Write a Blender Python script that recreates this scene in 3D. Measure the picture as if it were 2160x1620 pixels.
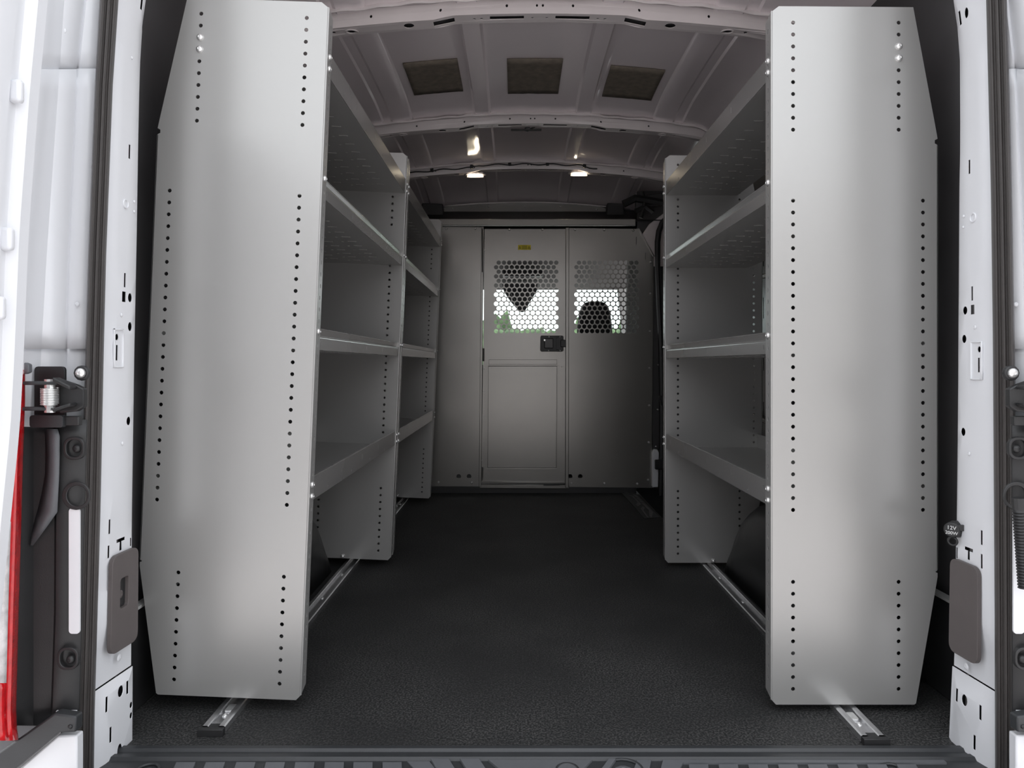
import bpy, bmesh, math, random
from mathutils import Vector, Matrix, noise
from mathutils.geometry import delaunay_2d_cdt
random.seed(7)
for o in list(bpy.data.objects): bpy.data.objects.remove(o)
S = bpy.context.scene
COL = S.collection

# ------------------------------------------------------------------ camera
F, CX, CY, H = 1500.0, 1090.0, 768.0, 0.745      # focal length and vanishing point in pixels, eye height above the load floor
cam = bpy.data.cameras.new('camera'); co = bpy.data.objects.new('camera', cam); COL.objects.link(co)
co.location = (0, 0, H); co.rotation_euler = (math.pi/2, 0, 0)
cam.sensor_fit = 'HORIZONTAL'; cam.sensor_width = 36; cam.lens = 36*F/2160
cam.shift_x = (1080-CX)/2160; cam.shift_y = -(810-CY)/2160
cam.clip_start = .02; cam.clip_end = 300
S.camera = co

# ------------------------------------------------------------------ daylight (overcast) and exposure
w = bpy.data.worlds.new('overcast_sky'); S.world = w; w.use_nodes = True
nt = w.node_tree; nt.nodes.clear()
wo = nt.nodes.new('ShaderNodeOutputWorld'); bg = nt.nodes.new('ShaderNodeBackground')
tc = nt.nodes.new('ShaderNodeTexCoord'); sp = nt.nodes.new('ShaderNodeSeparateXYZ'); rp = nt.nodes.new('ShaderNodeValToRGB')
ns = nt.nodes.new('ShaderNodeTexNoise'); ns.inputs['Scale'].default_value = 2.2; ns.inputs['Detail'].default_value = 3
mx = nt.nodes.new('ShaderNodeMix'); mx.data_type = 'RGBA'; mx.blend_type = 'MULTIPLY'; mx.inputs[0].default_value = .35
nt.links.new(tc.outputs['Generated'], sp.inputs[0]); nt.links.new(sp.outputs['Z'], rp.inputs[0])
nt.links.new(tc.outputs['Generated'], ns.inputs['Vector'])
rp.color_ramp.elements[0].position = 0; rp.color_ramp.elements[0].color = (.80, .83, .86, 1)
rp.color_ramp.elements[1].position = .6; rp.color_ramp.elements[1].color = (.74, .765, .80, 1)
nt.links.new(rp.outputs[0], mx.inputs[6]); nt.links.new(ns.outputs['Fac'], mx.inputs[7])
dp = nt.nodes.new('ShaderNodeVectorMath'); dp.operation = 'DOT_PRODUCT'; dp.inputs[1].default_value = (.05, .975, .215)   # thin cloud is brightest ahead of the van
nt.links.new(tc.outputs['Generated'], dp.inputs[0])
mr = nt.nodes.new('ShaderNodeMapRange'); mr.interpolation_type = 'SMOOTHSTEP'
for k, v in zip(('From Min', 'From Max', 'To Min', 'To Max'), (.80, .995, 3.3, 6.3)): mr.inputs[k].default_value = v
nt.links.new(dp.outputs['Value'], mr.inputs['Value']); nt.links.new(mr.outputs[0], bg.inputs['Strength'])
nt.links.new(mx.outputs[2], bg.inputs['Color'])
nt.links.new(bg.outputs[0], wo.inputs[0])
S.view_settings.view_transform = 'Standard'; S.view_settings.look = 'None'
S.view_settings.gamma = 1; S.view_settings.use_curve_mapping = False
S.view_settings.exposure = 0.0

# ------------------------------------------------------------------ helpers
def P(px, py, Y):                                 # the point at depth Y that the photo shows at pixel (px, py)
    return Vector(((px-CX)*Y/F, Y, H-(py-CY)*Y/F))
def lerp(a, b, t): return a+(b-a)*t
def tab(v, pts):                                  # piecewise linear table
    if v <= pts[0][0]: return pts[0][1]
    for (a, A), (b, B) in zip(pts, pts[1:]):
        if v <= b: return lerp(A, B, (v-a)/(b-a))
    return pts[-1][1]
def sm(t): t = max(0, min(1, t)); return t*t*(3-2*t)

def mat(name, col, rough=.5, metal=0., bump=0., bscale=200., var=0., vscale=8., spec=.5, coat=0., emit=None, estr=0., aniso=None):
    m = bpy.data.materials.new(name); m.use_nodes = True
    n = m.node_tree.nodes; l = m.node_tree.links; b = n['Principled BSDF']
    b.inputs['Base Color'].default_value = (*col, 1); b.inputs['Roughness'].default_value = rough
    b.inputs['Metallic'].default_value = metal; b.inputs['Specular IOR Level'].default_value = spec
    b.inputs['Coat Weight'].default_value = coat; b.inputs['Coat Roughness'].default_value = .08
    t = n.new('ShaderNodeTexCoord')
    nz = n.new('ShaderNodeTexNoise'); nz.inputs['Scale'].default_value = vscale; nz.inputs['Detail'].default_value = 4
    l.new(t.outputs['Object'], nz.inputs['Vector'])
    r = n.new('ShaderNodeValToRGB')
    lo = tuple(max(0, c*(1-var)) for c in col); hi = tuple(min(1, c*(1+var)) for c in col)
    r.color_ramp.elements[0].position = .3; r.color_ramp.elements[0].color = (*lo, 1)
    r.color_ramp.elements[1].position = .7; r.color_ramp.elements[1].color = (*hi, 1)
    l.new(nz.outputs['Fac'], r.inputs[0]); l.new(r.outputs[0], b.inputs['Base Color'])
    if bump:
        z = n.new('ShaderNodeTexNoise'); z.inputs['Scale'].default_value = bscale; z.inputs['Detail'].default_value = 3
        l.new(t.outputs['Object'], z.inputs['Vector'])
        bp = n.new('ShaderNodeBump'); bp.inputs['Strength'].default_value = bump; bp.inputs['Distance'].default_value = .002
        l.new(z.outputs['Fac'], bp.inputs['Height']); l.new(bp.outputs[0], b.inputs['Normal'])
    if emit: b.inputs['Emission Color'].default_value = (*emit, 1); b.inputs['Emission Strength'].default_value = estr
    return m
GREY = mat('grey_powder_coat', (.445, .44, .43), .30, .45, .02, 900, .015, 3)
GREYL = mat('grey_folded_lip', (.43, .42, .41), .24, .55, 0, 900, .015, 3)
GREYB = mat('grey_bulkhead_coat', (.335, .325, .31), .27, .7, .04, 500, .04, 4)
WHITE = mat('white_body_paint', (.80, .81, .84), .28, 0, 0, 1, .01, 3, coat=.3)
ROOF = mat('roof_primer_paint', (.88, .80, .82), .10, 0, .01, 12, .03, 3, spec=.6, coat=.7)
BOW = mat('roof_bow_paint', (.78, .72, .72), .22, 0, .03, 40, .04, 6, coat=.4)
LINER = mat('charcoal_wall_liner', (.055, .053, .055), .45, 0, .05, 60, .1, 6)
BLACK = mat('black_plastic', (.022, .022, .023), .42, 0, .1, 600, .1, 20)
RUBBER = mat('seal_rubber', (.060, .054, .052), .38, 0, .1, 900, .06, 20)
PADM = mat('taupe_grip_plastic', (.115, .10, .098), .5, 0, .15, 900, .04, 20)
ZINC = mat('zinc_bolt', (.86, .86, .85), .25, .7, 0, 1, .05, 80)
ALU = mat('aluminium_rail', (.62, .62, .63), .27, .9, .03, 60, .08, 25)
FOAM = mat('brown_sound_foam', (.20, .17, .135), .85, 0, .5, 30, .18, 40)
RED = mat('red_lamp_lens', (.62, .01, .015), .12, 0, .4, 120, .2, 60, coat=.8)
CLEAR = mat('pale_lamp_lens', (.75, .72, .72), .15, 0, .5, 150, .2, 70, coat=.6)
YEL = mat('yellow_label', (.75, .62, .02), .5, 0, 0, 1, .02, 50)
LED = mat('lamp_lens', (.9, .85, .75), .3, 0, 0, 1, 0, 5, emit=(1, .87, .66), estr=13)
DARKG = mat('dark_cab_fabric', (.03, .03, .032), .9, 0, .3, 300, .15, 60)
HEADL = mat('headliner_fabric', (.06, .057, .055), .9, 0, .3, 300, .05, 30)
CABP = mat('pale_cab_trim', (.42, .42, .41), .6, 0, .1, 300, .03, 20)
SILL = mat('sill_plastic', (.035, .037, .040), .45, 0, .1, 500, .08, 15)
SILLT = mat('sill_tread_plastic', (.12, .125, .135), .42, 0, .1, 500, .08, 15)
TREADG = mat('worn_step_tread', (.16, .16, .16), .5, 0, .1, 200, .2, 30)
INK = mat('black_ink', (.01, .01, .01), .5)
WINK = mat('white_ink', (.75, .75, .75), .5)
PAVE = mat('pale_paving', (.78, .725, .70), .85, 0, .3, 5, .12, 2)
LEAF = mat('hedge_leaves', (.13, .19, .09), .7, 0, .6, 8, .6, 6)
BARK = mat('bark', (.12, .08, .05), .9, 0, .5, 20, .2, 10)
STUCCO = mat('pale_stucco', (.75, .72, .66), .85, 0, .2, 30, .04, 3)
TILE = mat('grey_roof_tile', (.30, .27, .26), .8, 0, .3, 20, .1, 6)
GLASSD = mat('dark_window_glass', (.04, .05, .06), .08, 0, 0, 1, .1, 2, spec=.8)
# load floor: black rubbery mat with fine grain and faint dusty scuffs
MATM = mat('black_rubber_mat', (.016, .0165, .017), .62, 0, .8, 300, .1, 30, spec=.35)
n = MATM.node_tree.nodes; l = MATM.node_tree.links
t = n.new('ShaderNodeTexCoord'); a = n.new('ShaderNodeTexNoise'); a.inputs['Scale'].default_value = 3.2; a.inputs['Detail'].default_value = 6
c = n.new('ShaderNodeTexNoise'); c.inputs['Scale'].default_value = 230; c.inputs['Detail'].default_value = 1
l.new(t.outputs['Object'], a.inputs['Vector']); l.new(t.outputs['Object'], c.inputs['Vector'])
ra = n.new('ShaderNodeValToRGB'); ra.color_ramp.elements[0].position = .35; ra.color_ramp.elements[1].position = .75
rc = n.new('ShaderNodeValToRGB'); rc.color_ramp.elements[0].position = .44; rc.color_ramp.elements[1].position = .64
l.new(a.outputs['Fac'], ra.inputs[0]); l.new(c.outputs['Fac'], rc.inputs[0])
ad = n.new('ShaderNodeMath'); ad.operation = 'MULTIPLY_ADD'; ad.inputs[1].default_value = .65; ad.inputs[2].default_value = .30; l.new(ra.outputs[0], ad.inputs[0])
mm = n.new('ShaderNodeMath'); mm.operation = 'MULTIPLY'; l.new(ad.outputs[0], mm.inputs[0]); l.new(rc.outputs[0], mm.inputs[1])
mc = n.new('ShaderNodeMix'); mc.data_type = 'RGBA'; mc.inputs[6].default_value = (.020, .0205, .021, 1); mc.inputs[7].default_value = (.11, .108, .105, 1)
l.new(mm.outputs[0], mc.inputs[0]); l.new(mc.outputs[2], n['Principled BSDF'].inputs['Base Color'])
# window glass
GLASS = bpy.data.materials.new('window_glass'); GLASS.use_nodes = True
n = GLASS.node_tree.nodes; l = GLASS.node_tree.links; n.clear()
go = n.new('ShaderNodeOutputMaterial'); gm = n.new('ShaderNodeMixShader'); gt = n.new('ShaderNodeBsdfTransparent'); gg = n.new('ShaderNodeBsdfGlossy')
gt.inputs[0].default_value = (.90, .95, .93, 1); gg.inputs['Roughness'].default_value = .02; gm.inputs[0].default_value = .06
l.new(gt.outputs[0], gm.inputs[1]); l.new(gg.outputs[0], gm.inputs[2]); l.new(gm.outputs[0], go.inputs[0])

def tag(o, label=None, cat=None, group=None, kind=None):
    if label: o['label'] = label
    if cat: o['category'] = cat
    if group: o['group'] = group
    if kind: o['kind'] = kind
    return o
def empty(name, loc, rot=(0, 0, 0)):
    o = bpy.data.objects.new(name, None); COL.objects.link(o); o.location = loc; o.rotation_euler = rot
    o.empty_display_size = .05; return o
def world_off(p):
    v = Vector((0, 0, 0))
    while p: v = v+p.location; p = p.parent
    return v

class MB:
    def __init__(s): s.v = []; s.f = []
    def add(s, vs, fs):
        b = len(s.v); s.v += [Vector(p) for p in vs]; s.f += [tuple(b+i for i in f) for f in fs]; return s
    def box(s, a, b):
        x0, y0, z0 = a; x1, y1, z1 = b
        return s.add([(x0,y0,z0),(x1,y0,z0),(x1,y1,z0),(x0,y1,z0),(x0,y0,z1),(x1,y0,z1),(x1,y1,z1),(x0,y1,z1)],
                     [(0,3,2,1),(4,5,6,7),(0,1,5,4),(1,2,6,5),(2,3,7,6),(3,0,4,7)])
    def obox(s, p, q, wv, tv):                    # bar from p to q, width vector wv, thickness vector tv
        p = Vector(p); q = Vector(q); wv = Vector(wv)/2; tv = Vector(tv)/2
        vs = [e+a*wv+b*tv for e in (p, q) for a, b in ((-1,-1),(1,-1),(1,1),(-1,1))]
        return s.add(vs, [(0,1,2,3),(7,6,5,4),(0,4,5,1),(1,5,6,2),(2,6,7,3),(3,7,4,0)])
    def tube(s, pts, r, n=8, cap=True):
        pts = [Vector(p) for p in pts]; m = len(pts); vs = []; up = None
        for i, p in enumerate(pts):
            d = (pts[min(i+1, m-1)]-pts[max(i-1, 0)]).normalized()
            if up is None: up = Vector((0, 0, 1)) if abs(d.z) < .9 else Vector((1, 0, 0))
            a = d.cross(up).normalized(); b = a.cross(d).normalized(); up = b
            rr = r[i] if isinstance(r, (list, tuple)) else r
            vs += [p+rr*(math.cos(2*math.pi*k/n)*a+math.sin(2*math.pi*k/n)*b) for k in range(n)]
        fs = [(i*n+k, i*n+(k+1) % n, (i+1)*n+(k+1) % n, (i+1)*n+k) for i in range(m-1) for k in range(n)]
        if cap: fs += [tuple(range(n))[::-1], tuple(range((m-1)*n, m*n))]
        return s.add(vs, fs)
    def dome(s, c, ax, r, h, n=12):               # pan bolt head: short collar then a rounded cap, with a hex socket ring
        c = Vector(c); ax = Vector(ax).normalized(); u = ax.orthogonal().normalized(); w_ = ax.cross(u)
        prof = [(1.0, 0), (1.0, .25), (.86, .6), (.6, .88), (.34, 1.0), (.30, .8)]
        vs = [c+ax*h*hh+r*q*(math.cos(2*math.pi*k/n)*u+math.sin(2*math.pi*k/n)*w_) for q, hh in prof for k in range(n)]
        fs = [(i*n+k, i*n+(k+1) % n, (i+1)*n+(k+1) % n, (i+1)*n+k) for i in range(len(prof)-1) for k in range(n)]
        fs += [tuple(range((len(prof)-1)*n, len(prof)*n))]
        return s.add(vs, fs)
    def plate(s, outline, holes, fn, tv, steiner=()):   # sheet with real cut-outs; fn maps 2-D to 3-D, tv is the thickness vector
        pts = [Vector(p) for p in outline]; N = len(pts); edges = []; loops = [list(range(N))]
        for hl in holes:
            b = len(pts); pts += [Vector(p) for p in hl]; loops.append(list(range(b, b+len(hl))))
        faces_in = loops
        pts += [Vector(p) for p in steiner]
        vo, eo, fo, *_ = delaunay_2d_cdt(pts, [], faces_in, 2, 1e-7)
        if not holes: pass
        tv = Vector(tv); fr = [Vector(fn(p.x, p.y)) for p in vo]
        # drop faces lying in holes (safety)
        def inside(q, poly):
            r = False; j = len(poly)-1
            for i in range(len(poly)):
                a, b = poly[i], poly[j]
                if (a[1] > q[1]) != (b[1] > q[1]) and q[0] < (b[0]-a[0])*(q[1]-a[1])/(b[1]-a[1])+a[0]: r = not r
                j = i
            return r
        hb = [(min(p[0] for p in h), max(p[0] for p in h), min(p[1] for p in h), max(p[1] for p in h), h) for h in holes]
        keep = []
        for f in fo:
            cx = sum(vo[i].x for i in f)/len(f); cy = sum(vo[i].y for i in f)/len(f)
            if not inside((cx, cy), outline): continue
            bad = False
            for x0, x1, y0, y1, h in hb:
                if x0 <= cx <= x1 and y0 <= cy <= y1 and inside((cx, cy), h): bad = True; break
            if not bad: keep.append(tuple(f))
        m = len(vo); cnt = {}
        for f in keep:
            for i in range(len(f)):
                e = (f[i], f[(i+1) % len(f)]); cnt[e] = 1
        fs = list(keep)+[tuple(m+i for i in f[::-1]) for f in keep]
        for (a, b) in cnt:
            if (b, a) not in cnt: fs.append((b, a, m+a, m+b))
        return s.add(fr+[p+tv for p in fr], fs)
    def grid(s, rows, closed=False):
        n = len(rows[0]); vs = [p for r in rows for p in r]
        fs = [(i*n+k, i*n+(k+1) % n, (i+1)*n+(k+1) % n, (i+1)*n+k) for i in range(len(rows)-1) for k in range(n if closed else n-1)]
        return s.add(vs, fs)
    def build(s, name, m, parent=None, local=False, smooth=None, bevel=0, solid=0, seg=2):
        off = Vector((0, 0, 0)) if local else world_off(parent)
        me = bpy.data.meshes.new(name); me.from_pydata([tuple(p-off) for p in s.v], [], s.f)
        bm = bmesh.new(); bm.from_mesh(me); bmesh.ops.recalc_face_normals(bm, faces=bm.faces); bm.to_mesh(me); bm.free()
        me.materials.append(m)
        o = bpy.data.objects.new(name, me); COL.objects.link(o)
        if parent: o.parent = parent
        if solid: q = o.modifiers.new('solid', 'SOLIDIFY'); q.thickness = solid; q.offset = 0
        if bevel:
            q = o.modifiers.new('bevel', 'BEVEL'); q.width = bevel; q.segments = seg; q.limit_method = 'ANGLE'; q.angle_limit = .7
        if smooth is None: smooth = bool(bevel)
        if smooth: me.shade_smooth() if smooth == 'all' else (me.shade_smooth(), me.set_sharp_from_angle(angle=math.radians(35)))
        return o

def circ(x, y, r, n=12, ry=None): ry = ry or r; return [(x+r*math.cos(2*math.pi*k/n), y+ry*math.sin(2*math.pi*k/n)) for k in range(n)]
def rect(x0, y0, x1, y1): return [(x0, y0), (x1, y0), (x1, y1), (x0, y1)]
def rrect(x0, y0, x1, y1, r, n=4):
    out = []
    for cx, cy, a0 in ((x1-r, y1-r, 0), (x0+r, y1-r, 90), (x0+r, y0+r, 180), (x1-r, y0+r, 270)):
        for k in range(n+1):
            a = math.radians(a0+90*k/n); out.append((cx+r*math.cos(a), cy+r*math.sin(a)))
    return out

VC = .07                                          # centre line of the van
WL, WR = VC-.94, VC+.94                           # inner side walls
Y0 = 1.376                                        # rear edge of the load floor
YB = 4.10                                         # the bulkhead

# ------------------------------------------------------------------ load floor
fl = MB(); fl.box((WL-.02, Y0, -.02), (.60, 6.3, 0)); fl.box((.60, Y0, -.02), (WR+.02, 3.45, 0)); fl.box((.60, 3.45, -.02), (.70, 6.3, 0)); fl.box((.70, 4.30, -.02), (WR+.02, 6.3, 0))
tag(fl.build('floor', MATM), 'black textured rubber mat covering the load floor', None, None, 'structure')
# ------------------------------------------------------------------ roof skin with pressed lengthwise bands
BOWS = (1.2, 2.17, 3.15, 3.88, 4.60)
def crown(Y):                                     # the skin domes slightly between the bows
    for a, b in zip(BOWS, BOWS[1:]):
        if a <= Y <= b: t = (Y-a)/(b-a); return .012*4*t*(1-t)*(b-a)-.026*max(0, (Y-(b-.30))/.30)**2
    return 0
def roofz(x, Y=2.17):
    d = abs(x-VC); z = 1.868-.11*d*d+crown(Y)-.12*max(0, Y-3.9)
    if d > .72: z -= 1.6*(d-.72)**1.5
    return z
def bandz(d):
    o = 0
    for a, b in ((.19, .25), (.53, .61)):
        o -= .008*(sm((d-a+.006)/.008)-sm((d-b)/.008))
    o -= .006*sm((d-.65)/.006)
    return o
ds = sorted(set([0, .05, .1, .15, .183, .188, .193, .22, .249, .254, .26, .3, .36, .42, .48, .523, .528, .534, .57, .609, .614, .62, .644, .65, .657, .70, .74, .78, .82, .86, .90, .93, .94]))
xs = [VC-d for d in reversed(ds)]+[VC+d for d in ds[1:]]
rows = []
for Y in [1.30+.035*i for i in range(94)]:
    rows.append([(x, Y, roofz(x, Y)+bandz(abs(x-VC))) for x in xs])
rf = MB().grid(rows)
ceil = tag(rf.build('ceiling', ROOF, smooth=True, solid=.004), 'bare painted steel roof skin with pressed lengthwise bands', None, None, 'structure')
def roof_outer():
    m = MB(); m.box((WL-.06, 1.24, 1.95), (WR+.06, 4.6, 1.97)); m.box((WL-.06, 1.24, 1.80), (WR+.06, 1.30, 1.97)); return m
tag(roof_outer().build('trim_1', WHITE), None, None, None, 'structure')
for nm_, xo in (('wall_outer_left', WL-.11), ('wall_outer_right', WR+.07)):
    tag(MB().box((xo, 1.27, -.42), (xo+.04, 4.15, 1.94)).build(nm_, WHITE, bevel=.02), 'white outer body side', None, None, 'structure')

# ------------------------------------------------------------------ side walls
def wall(name, X, s):
    m = MB()
    Ymax = 4.15 if s < 0 else 2.72
    prof = [(-.03, 0), (.30, 0), (.34, -.012), (.70, -.012), (.74, -.002), (1.18, -.002), (1.22, -.014), (1.55, -.02), (1.70, -.04), (1.78, -.07)]
    rws = []
    for z, dx in prof:
        rws.append([(X+s*dx, Y, z) for Y in (1.44, 1.8, 2.2, 2.6, Ymax)])
    m.grid(rws)
    return tag(m.build(name, LINER, smooth=True, solid=.004), 'charcoal side wall liner behind the shelving', None, None, 'structure')
wl = wall('wall_left', WL+.03, -1); wr = wall('wall_right', WR-.03, 1)
# wheel-side lower plastic trim with a pale edge line
for nme, X, s in (('baseboard_left', WL+.032, 1), ('baseboard_right', WR-.032, -1)):
    m = MB(); m.obox((X+s*.012, 1.44, .11), (X+s*.012, 1.95, .11), (.02, 0, 0), (0, 0, .22))
    tag(m.build(nme, BLACK, bevel=.004), None, None, None, 'structure')
    m = MB(); m.obox((X+s*.024, 1.44, .226), (X+s*.024, 1.95, .226), (.02, 0, 0), (0, 0, .006))
    tag(m.build('trim_'+('2' if s > 0 else '3'), CABP), None, None, None, 'structure')
# inner body frame seen past the outer edge of the right-hand shelving
bf = empty('inner_body_frame', (WR-.06, 2.55, .45)); tag(bf, 'dark painted inner body rail with black plugs behind the right-hand shelving', 'body frame')
m = MB(); slots = []
for k in range(5): slots += [rect(2.72, .52+.2*k, 2.728, .60+.2*k)]
m.plate(rect(2.50, .40, 2.95, 1.30), [circ(2.66, .50+.155*k, .014) for k in range(5)]+slots, lambda u, v: (WR-.065, u, v), (.003, 0, 0))
m.build('web', mat('dark_body_rail_paint', (.07, .066, .066), .3, 0, 0, 1, .05, 8, coat=.3), bf)
for k in range(5):
    q = MB().dome((WR-.066, 2.66, .50+.155*k), (-1, 0, 0), .021, .01); q.build('grommet', BLACK, bf, smooth=True)
for k in range(3):
    q = MB().obox((WR-.075, 2.50, .52+.27*k), (WR-.075, 2.95, .56+.27*k), (.03, 0, 0), (0, 0, .018)); q.build('stiffening_rib', GREYB, bf, bevel=.004)

# ------------------------------------------------------------------ roof bows
def bow(Yb, zb, wd, hh, label, scale=1.0, wires=False):
    r = empty('roof_bow', (VC, Yb, zb)); tag(r, label, 'roof bow', 'roof bows across the ceiling')
    def bz(x):
        d = abs(x-VC); return zb-.09*d*d+.010*(1-sm((d-.27)/.05))-.25*max(0, d-.70)**1.6
    half = .88
    X = lambda d: VC+d
    st = [(VC-half+i*2*half/60, v) for i in range(61) for v in (0, 1)]
    def outl(n=60): return [(VC-half+i*2*half/n, 0) for i in range(n+1)]+[(VC+half-i*2*half/n, 1) for i in range(n+1)]
    # web facing the rear doors
    hol = []
    for d in (-.009, .009): hol.append(circ(X(d), .5, .0035, 8, .09))
    for d in (-.10, .10, -.30, .30, -.51, .51): hol.append(circ(X(d), .5, .004, 8, .10))
    m = MB(); m.plate(outl(), hol, lambda u, v: (u, Yb-.006*v, bz(u)+hh*v), (0, .002, 0), [(VC-half+(i+.5)*2*half/60, .5) for i in range(60) if min(abs(abs(VC-half+(i+.5)*2*half/60-VC)-q) for q in (0, .1, .3, .51)) > .015])
    m.build('web', BOW, r)
    # underside flange with pressed slots
    hol = []
    for s in (-1, 1):
        hol += [rect(X(s*.10-.052), .25, X(s*.10+.052), .62), rect(X(s*.292-.032), .25, X(s*.292+.032), .75),
                circ(X(s*.40), .5, .016, 12, .28), circ(X(s*.575), .5, .015, 12, .24), circ(X(s*.63), .5, .006, 8, .12),
                circ(X(s*.178), .5, .005, 8, .08), circ(X(s*.20), .5, .005, 8, .08), circ(X(s*.022), .5, .005, 8, .08)]
    m = MB(); m.plate(outl(), hol, lambda u, v: (u, Yb+wd*v, bz(u)), (0, 0, .002))
    m.build('underside', BOW, r)
    m = MB(); m.grid([[(X(-half+i*2*half/40), Yb+q, bz(X(-half+i*2*half/40))+zz) for i in range(41)] for q, zz in ((.006, hh), (.006, .007), (wd-.003, .007))]); m.build('slot_shade_sheet', BLACK, r, solid=.001)  # black sheet standing in for the shade inside the bow slots
    m = MB(); m.grid([[(X(-half+i*2*half/40), Yb+wd, bz(X(-half+i*2*half/40))+q*(roofz(X(-half+i*2*half/40))-bz(X(-half+i*2*half/40)))) for i in range(41)] for q in (0, 1)])
    m.build('rear_web', BOW, r, solid=.002)
    # top flange bonded to the skin, with a wavy mastic edge
    m = MB(); rw = []
    for q in (0, 1, 2):
        rr = []
        for i in range(81):
            x = X(-half+i*2*half/80); wv = .004*math.sin(i*1.3)+.003*math.sin(i*.47)
            yy = (Yb-.006, Yb-.022+wv, Yb-.034+wv)[q]; zz = (bz(x)+hh, bz(x)+hh+.004, min(roofz(x)-.010, bz(x)+hh+.018))[q]
            rr.append((x, yy, zz))
        rw.append(rr)
    m.grid(rw); m.build('top_flange', BOW, r, smooth=True, solid=.003)
    # raised collars round the two outer holes
    for s in (-1, 1):
        q = MB(); x = X(s*.575)
        q.tube([(x+.019*math.cos(a), Yb+wd*.5+.012*math.sin(a), bz(x)-.002) for a in [k*math.pi/8 for k in range(17)]], .0022, 6, False)
        q.build('collar', BOW, r, smooth=True)
        q = MB().dome((X(s*.77), Yb+.02, bz(X(s*.77))-.001), (0, 0, -1), .016, .012); q.build('plug', BOW, r, smooth=True)
    return r, bz
b1, bz1 = bow(2.15, 1.795, .055, .046, 'painted steel roof bow nearest the rear doors, just above the shelving ends')
b2, bz2 = bow(3.13, 1.795, .05, .040, 'painted steel roof bow in the middle, in front of the brown foam pads')
b3, bz3 = bow(3.86, 1.795, .05, .042, 'painted steel roof bow carrying the two lit lamps and wiring')
# wiring clipped along the third bow
wh = empty('wiring_harness', (VC, 3.84, 1.80)); tag(wh, 'black wiring harness clipped along the roof bow above the two lamps', 'cable')
pts = []
for i in range(49):
    x = P(860, 0, 3.84).x+i*(P(1260, 0, 3.84).x-P(860, 0, 3.84).x)/48
    pts.append((x, 3.843, bz3(x)+.020+.004*math.sin(i*.9)))
MB().tube(pts, .0030, 6).build('cable', BLACK, wh, smooth=True)
for px in (911, 995, 1075, 1155, 1233):
    x = P(px, 0, 3.84).x; MB().box((x-.008, 3.834, bz3(x)+.014), (x+.008, 3.853, bz3(x)+.034)).build('cable_clip', BLACK, wh, bevel=.003)
# two dome lamps
for px, lb in ((1002, 'lit cargo lamp, the left one under the far roof bow'), (1222, 'lit cargo lamp, the right one under the far roof bow')):
    x = P(px, 0, 3.88).x; z = bz3(x)-.001
    r = empty('cargo_lamp', (x, 3.885, z)); tag(r, lb, 'lamp', 'cargo lamps')
    m = MB(); m.plate([(x-.062, 3.905), (x-.045, 3.868), (x+.045, 3.868), (x+.062, 3.905)], [], lambda u, v: (u, v, z-.010), (0, 0, .010)); m.build('lamp_housing', BOW, r, bevel=.003)
    m = MB(); m.plate(rrect(x-.032, 3.870, x+.032, 3.902, .010), [], lambda u, v: (u, v, z-.019), (0, 0, .010)); m.build('lamp_lens', LED, r, bevel=.004)
    MB().box((x-.046, 3.903, z-.021), (x+.046, 3.907, z)).build('lamp_spill_blocker', BOW, r, bevel=.001)  # lip added to keep lamp light off the roof ahead
    for k in range(5):
        MB().box((x-.027+k*.0125, 3.8665, z-.019), (x-.021+k*.0125, 3.870, z-.012)).build('led', LED, r)
# latch striker and cable above the second bow
r = empty('cable_bracket', P(1112, 272, 3.2)); tag(r, 'small black cable tail hanging behind the middle roof bow', 'bracket')
MB().box((P(1078,0,3.2).x, 3.19, 1.795), (P(1142,0,3.2).x, 3.205, 1.80)).build('bracket', BLACK, r)
MB().tube([P(1128,268,3.2), P(1122,271,3.2), P(1113,276,3.2), P(1106,275,3.2), P(1108,270,3.2), P(1118,268,3.2)], .004, 6).build('cable_tail', BLACK, r, smooth=True)

# brown foam pads glued to the skin
def skin_at(px, py):
    Y = 2.7
    for _ in range(12):
        x = (px-CX)*Y/F; Y = (roofz(x, Y)-.004-H)*F/(CY-py)
    return (px-CX)*Y/F, Y
for cs, lb in (([(851,131),(968,124),(974,190),(872,198)], 'brown square sound-deadening pad on the roof, the left of three'),
               ([(1062,125),(1179,121),(1186,194),(1078,196)], 'brown square sound-deadening pad on the roof, the middle of three'),
               ([(1288,136),(1403,148),(1373,210),(1271,200)], 'brown rough-faced sound-deadening pad on the roof, the right of three')):
    q = [skin_at(*c) for c in cs]
    xm = [min(q[0][0], q[3][0]), max(q[1][0], q[2][0])]
    x0 = (q[0][0]+q[3][0])/2; x1 = (q[1][0]+q[2][0])/2; ya = (q[0][1]+q[1][1])/2; yb = (q[2][1]+q[3][1])/2
    m = MB(); rw = []
    for j in range(9):
        rr = []
        for i in range(11):
            x = lerp(x0, x1, i/10); y = lerp(ya, yb, j/8)
            rr.append((x, y, roofz(x, y)-.0075-.0015*noise.noise(Vector((x*30, y*18, 3)))))
        rw.append(rr)
    m.grid(rw); o = m.build('sound_pad', FOAM, solid=.006, smooth=True)
    tag(o, lb, 'sound deadening pad', 'brown foam pads on the roof')

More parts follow.
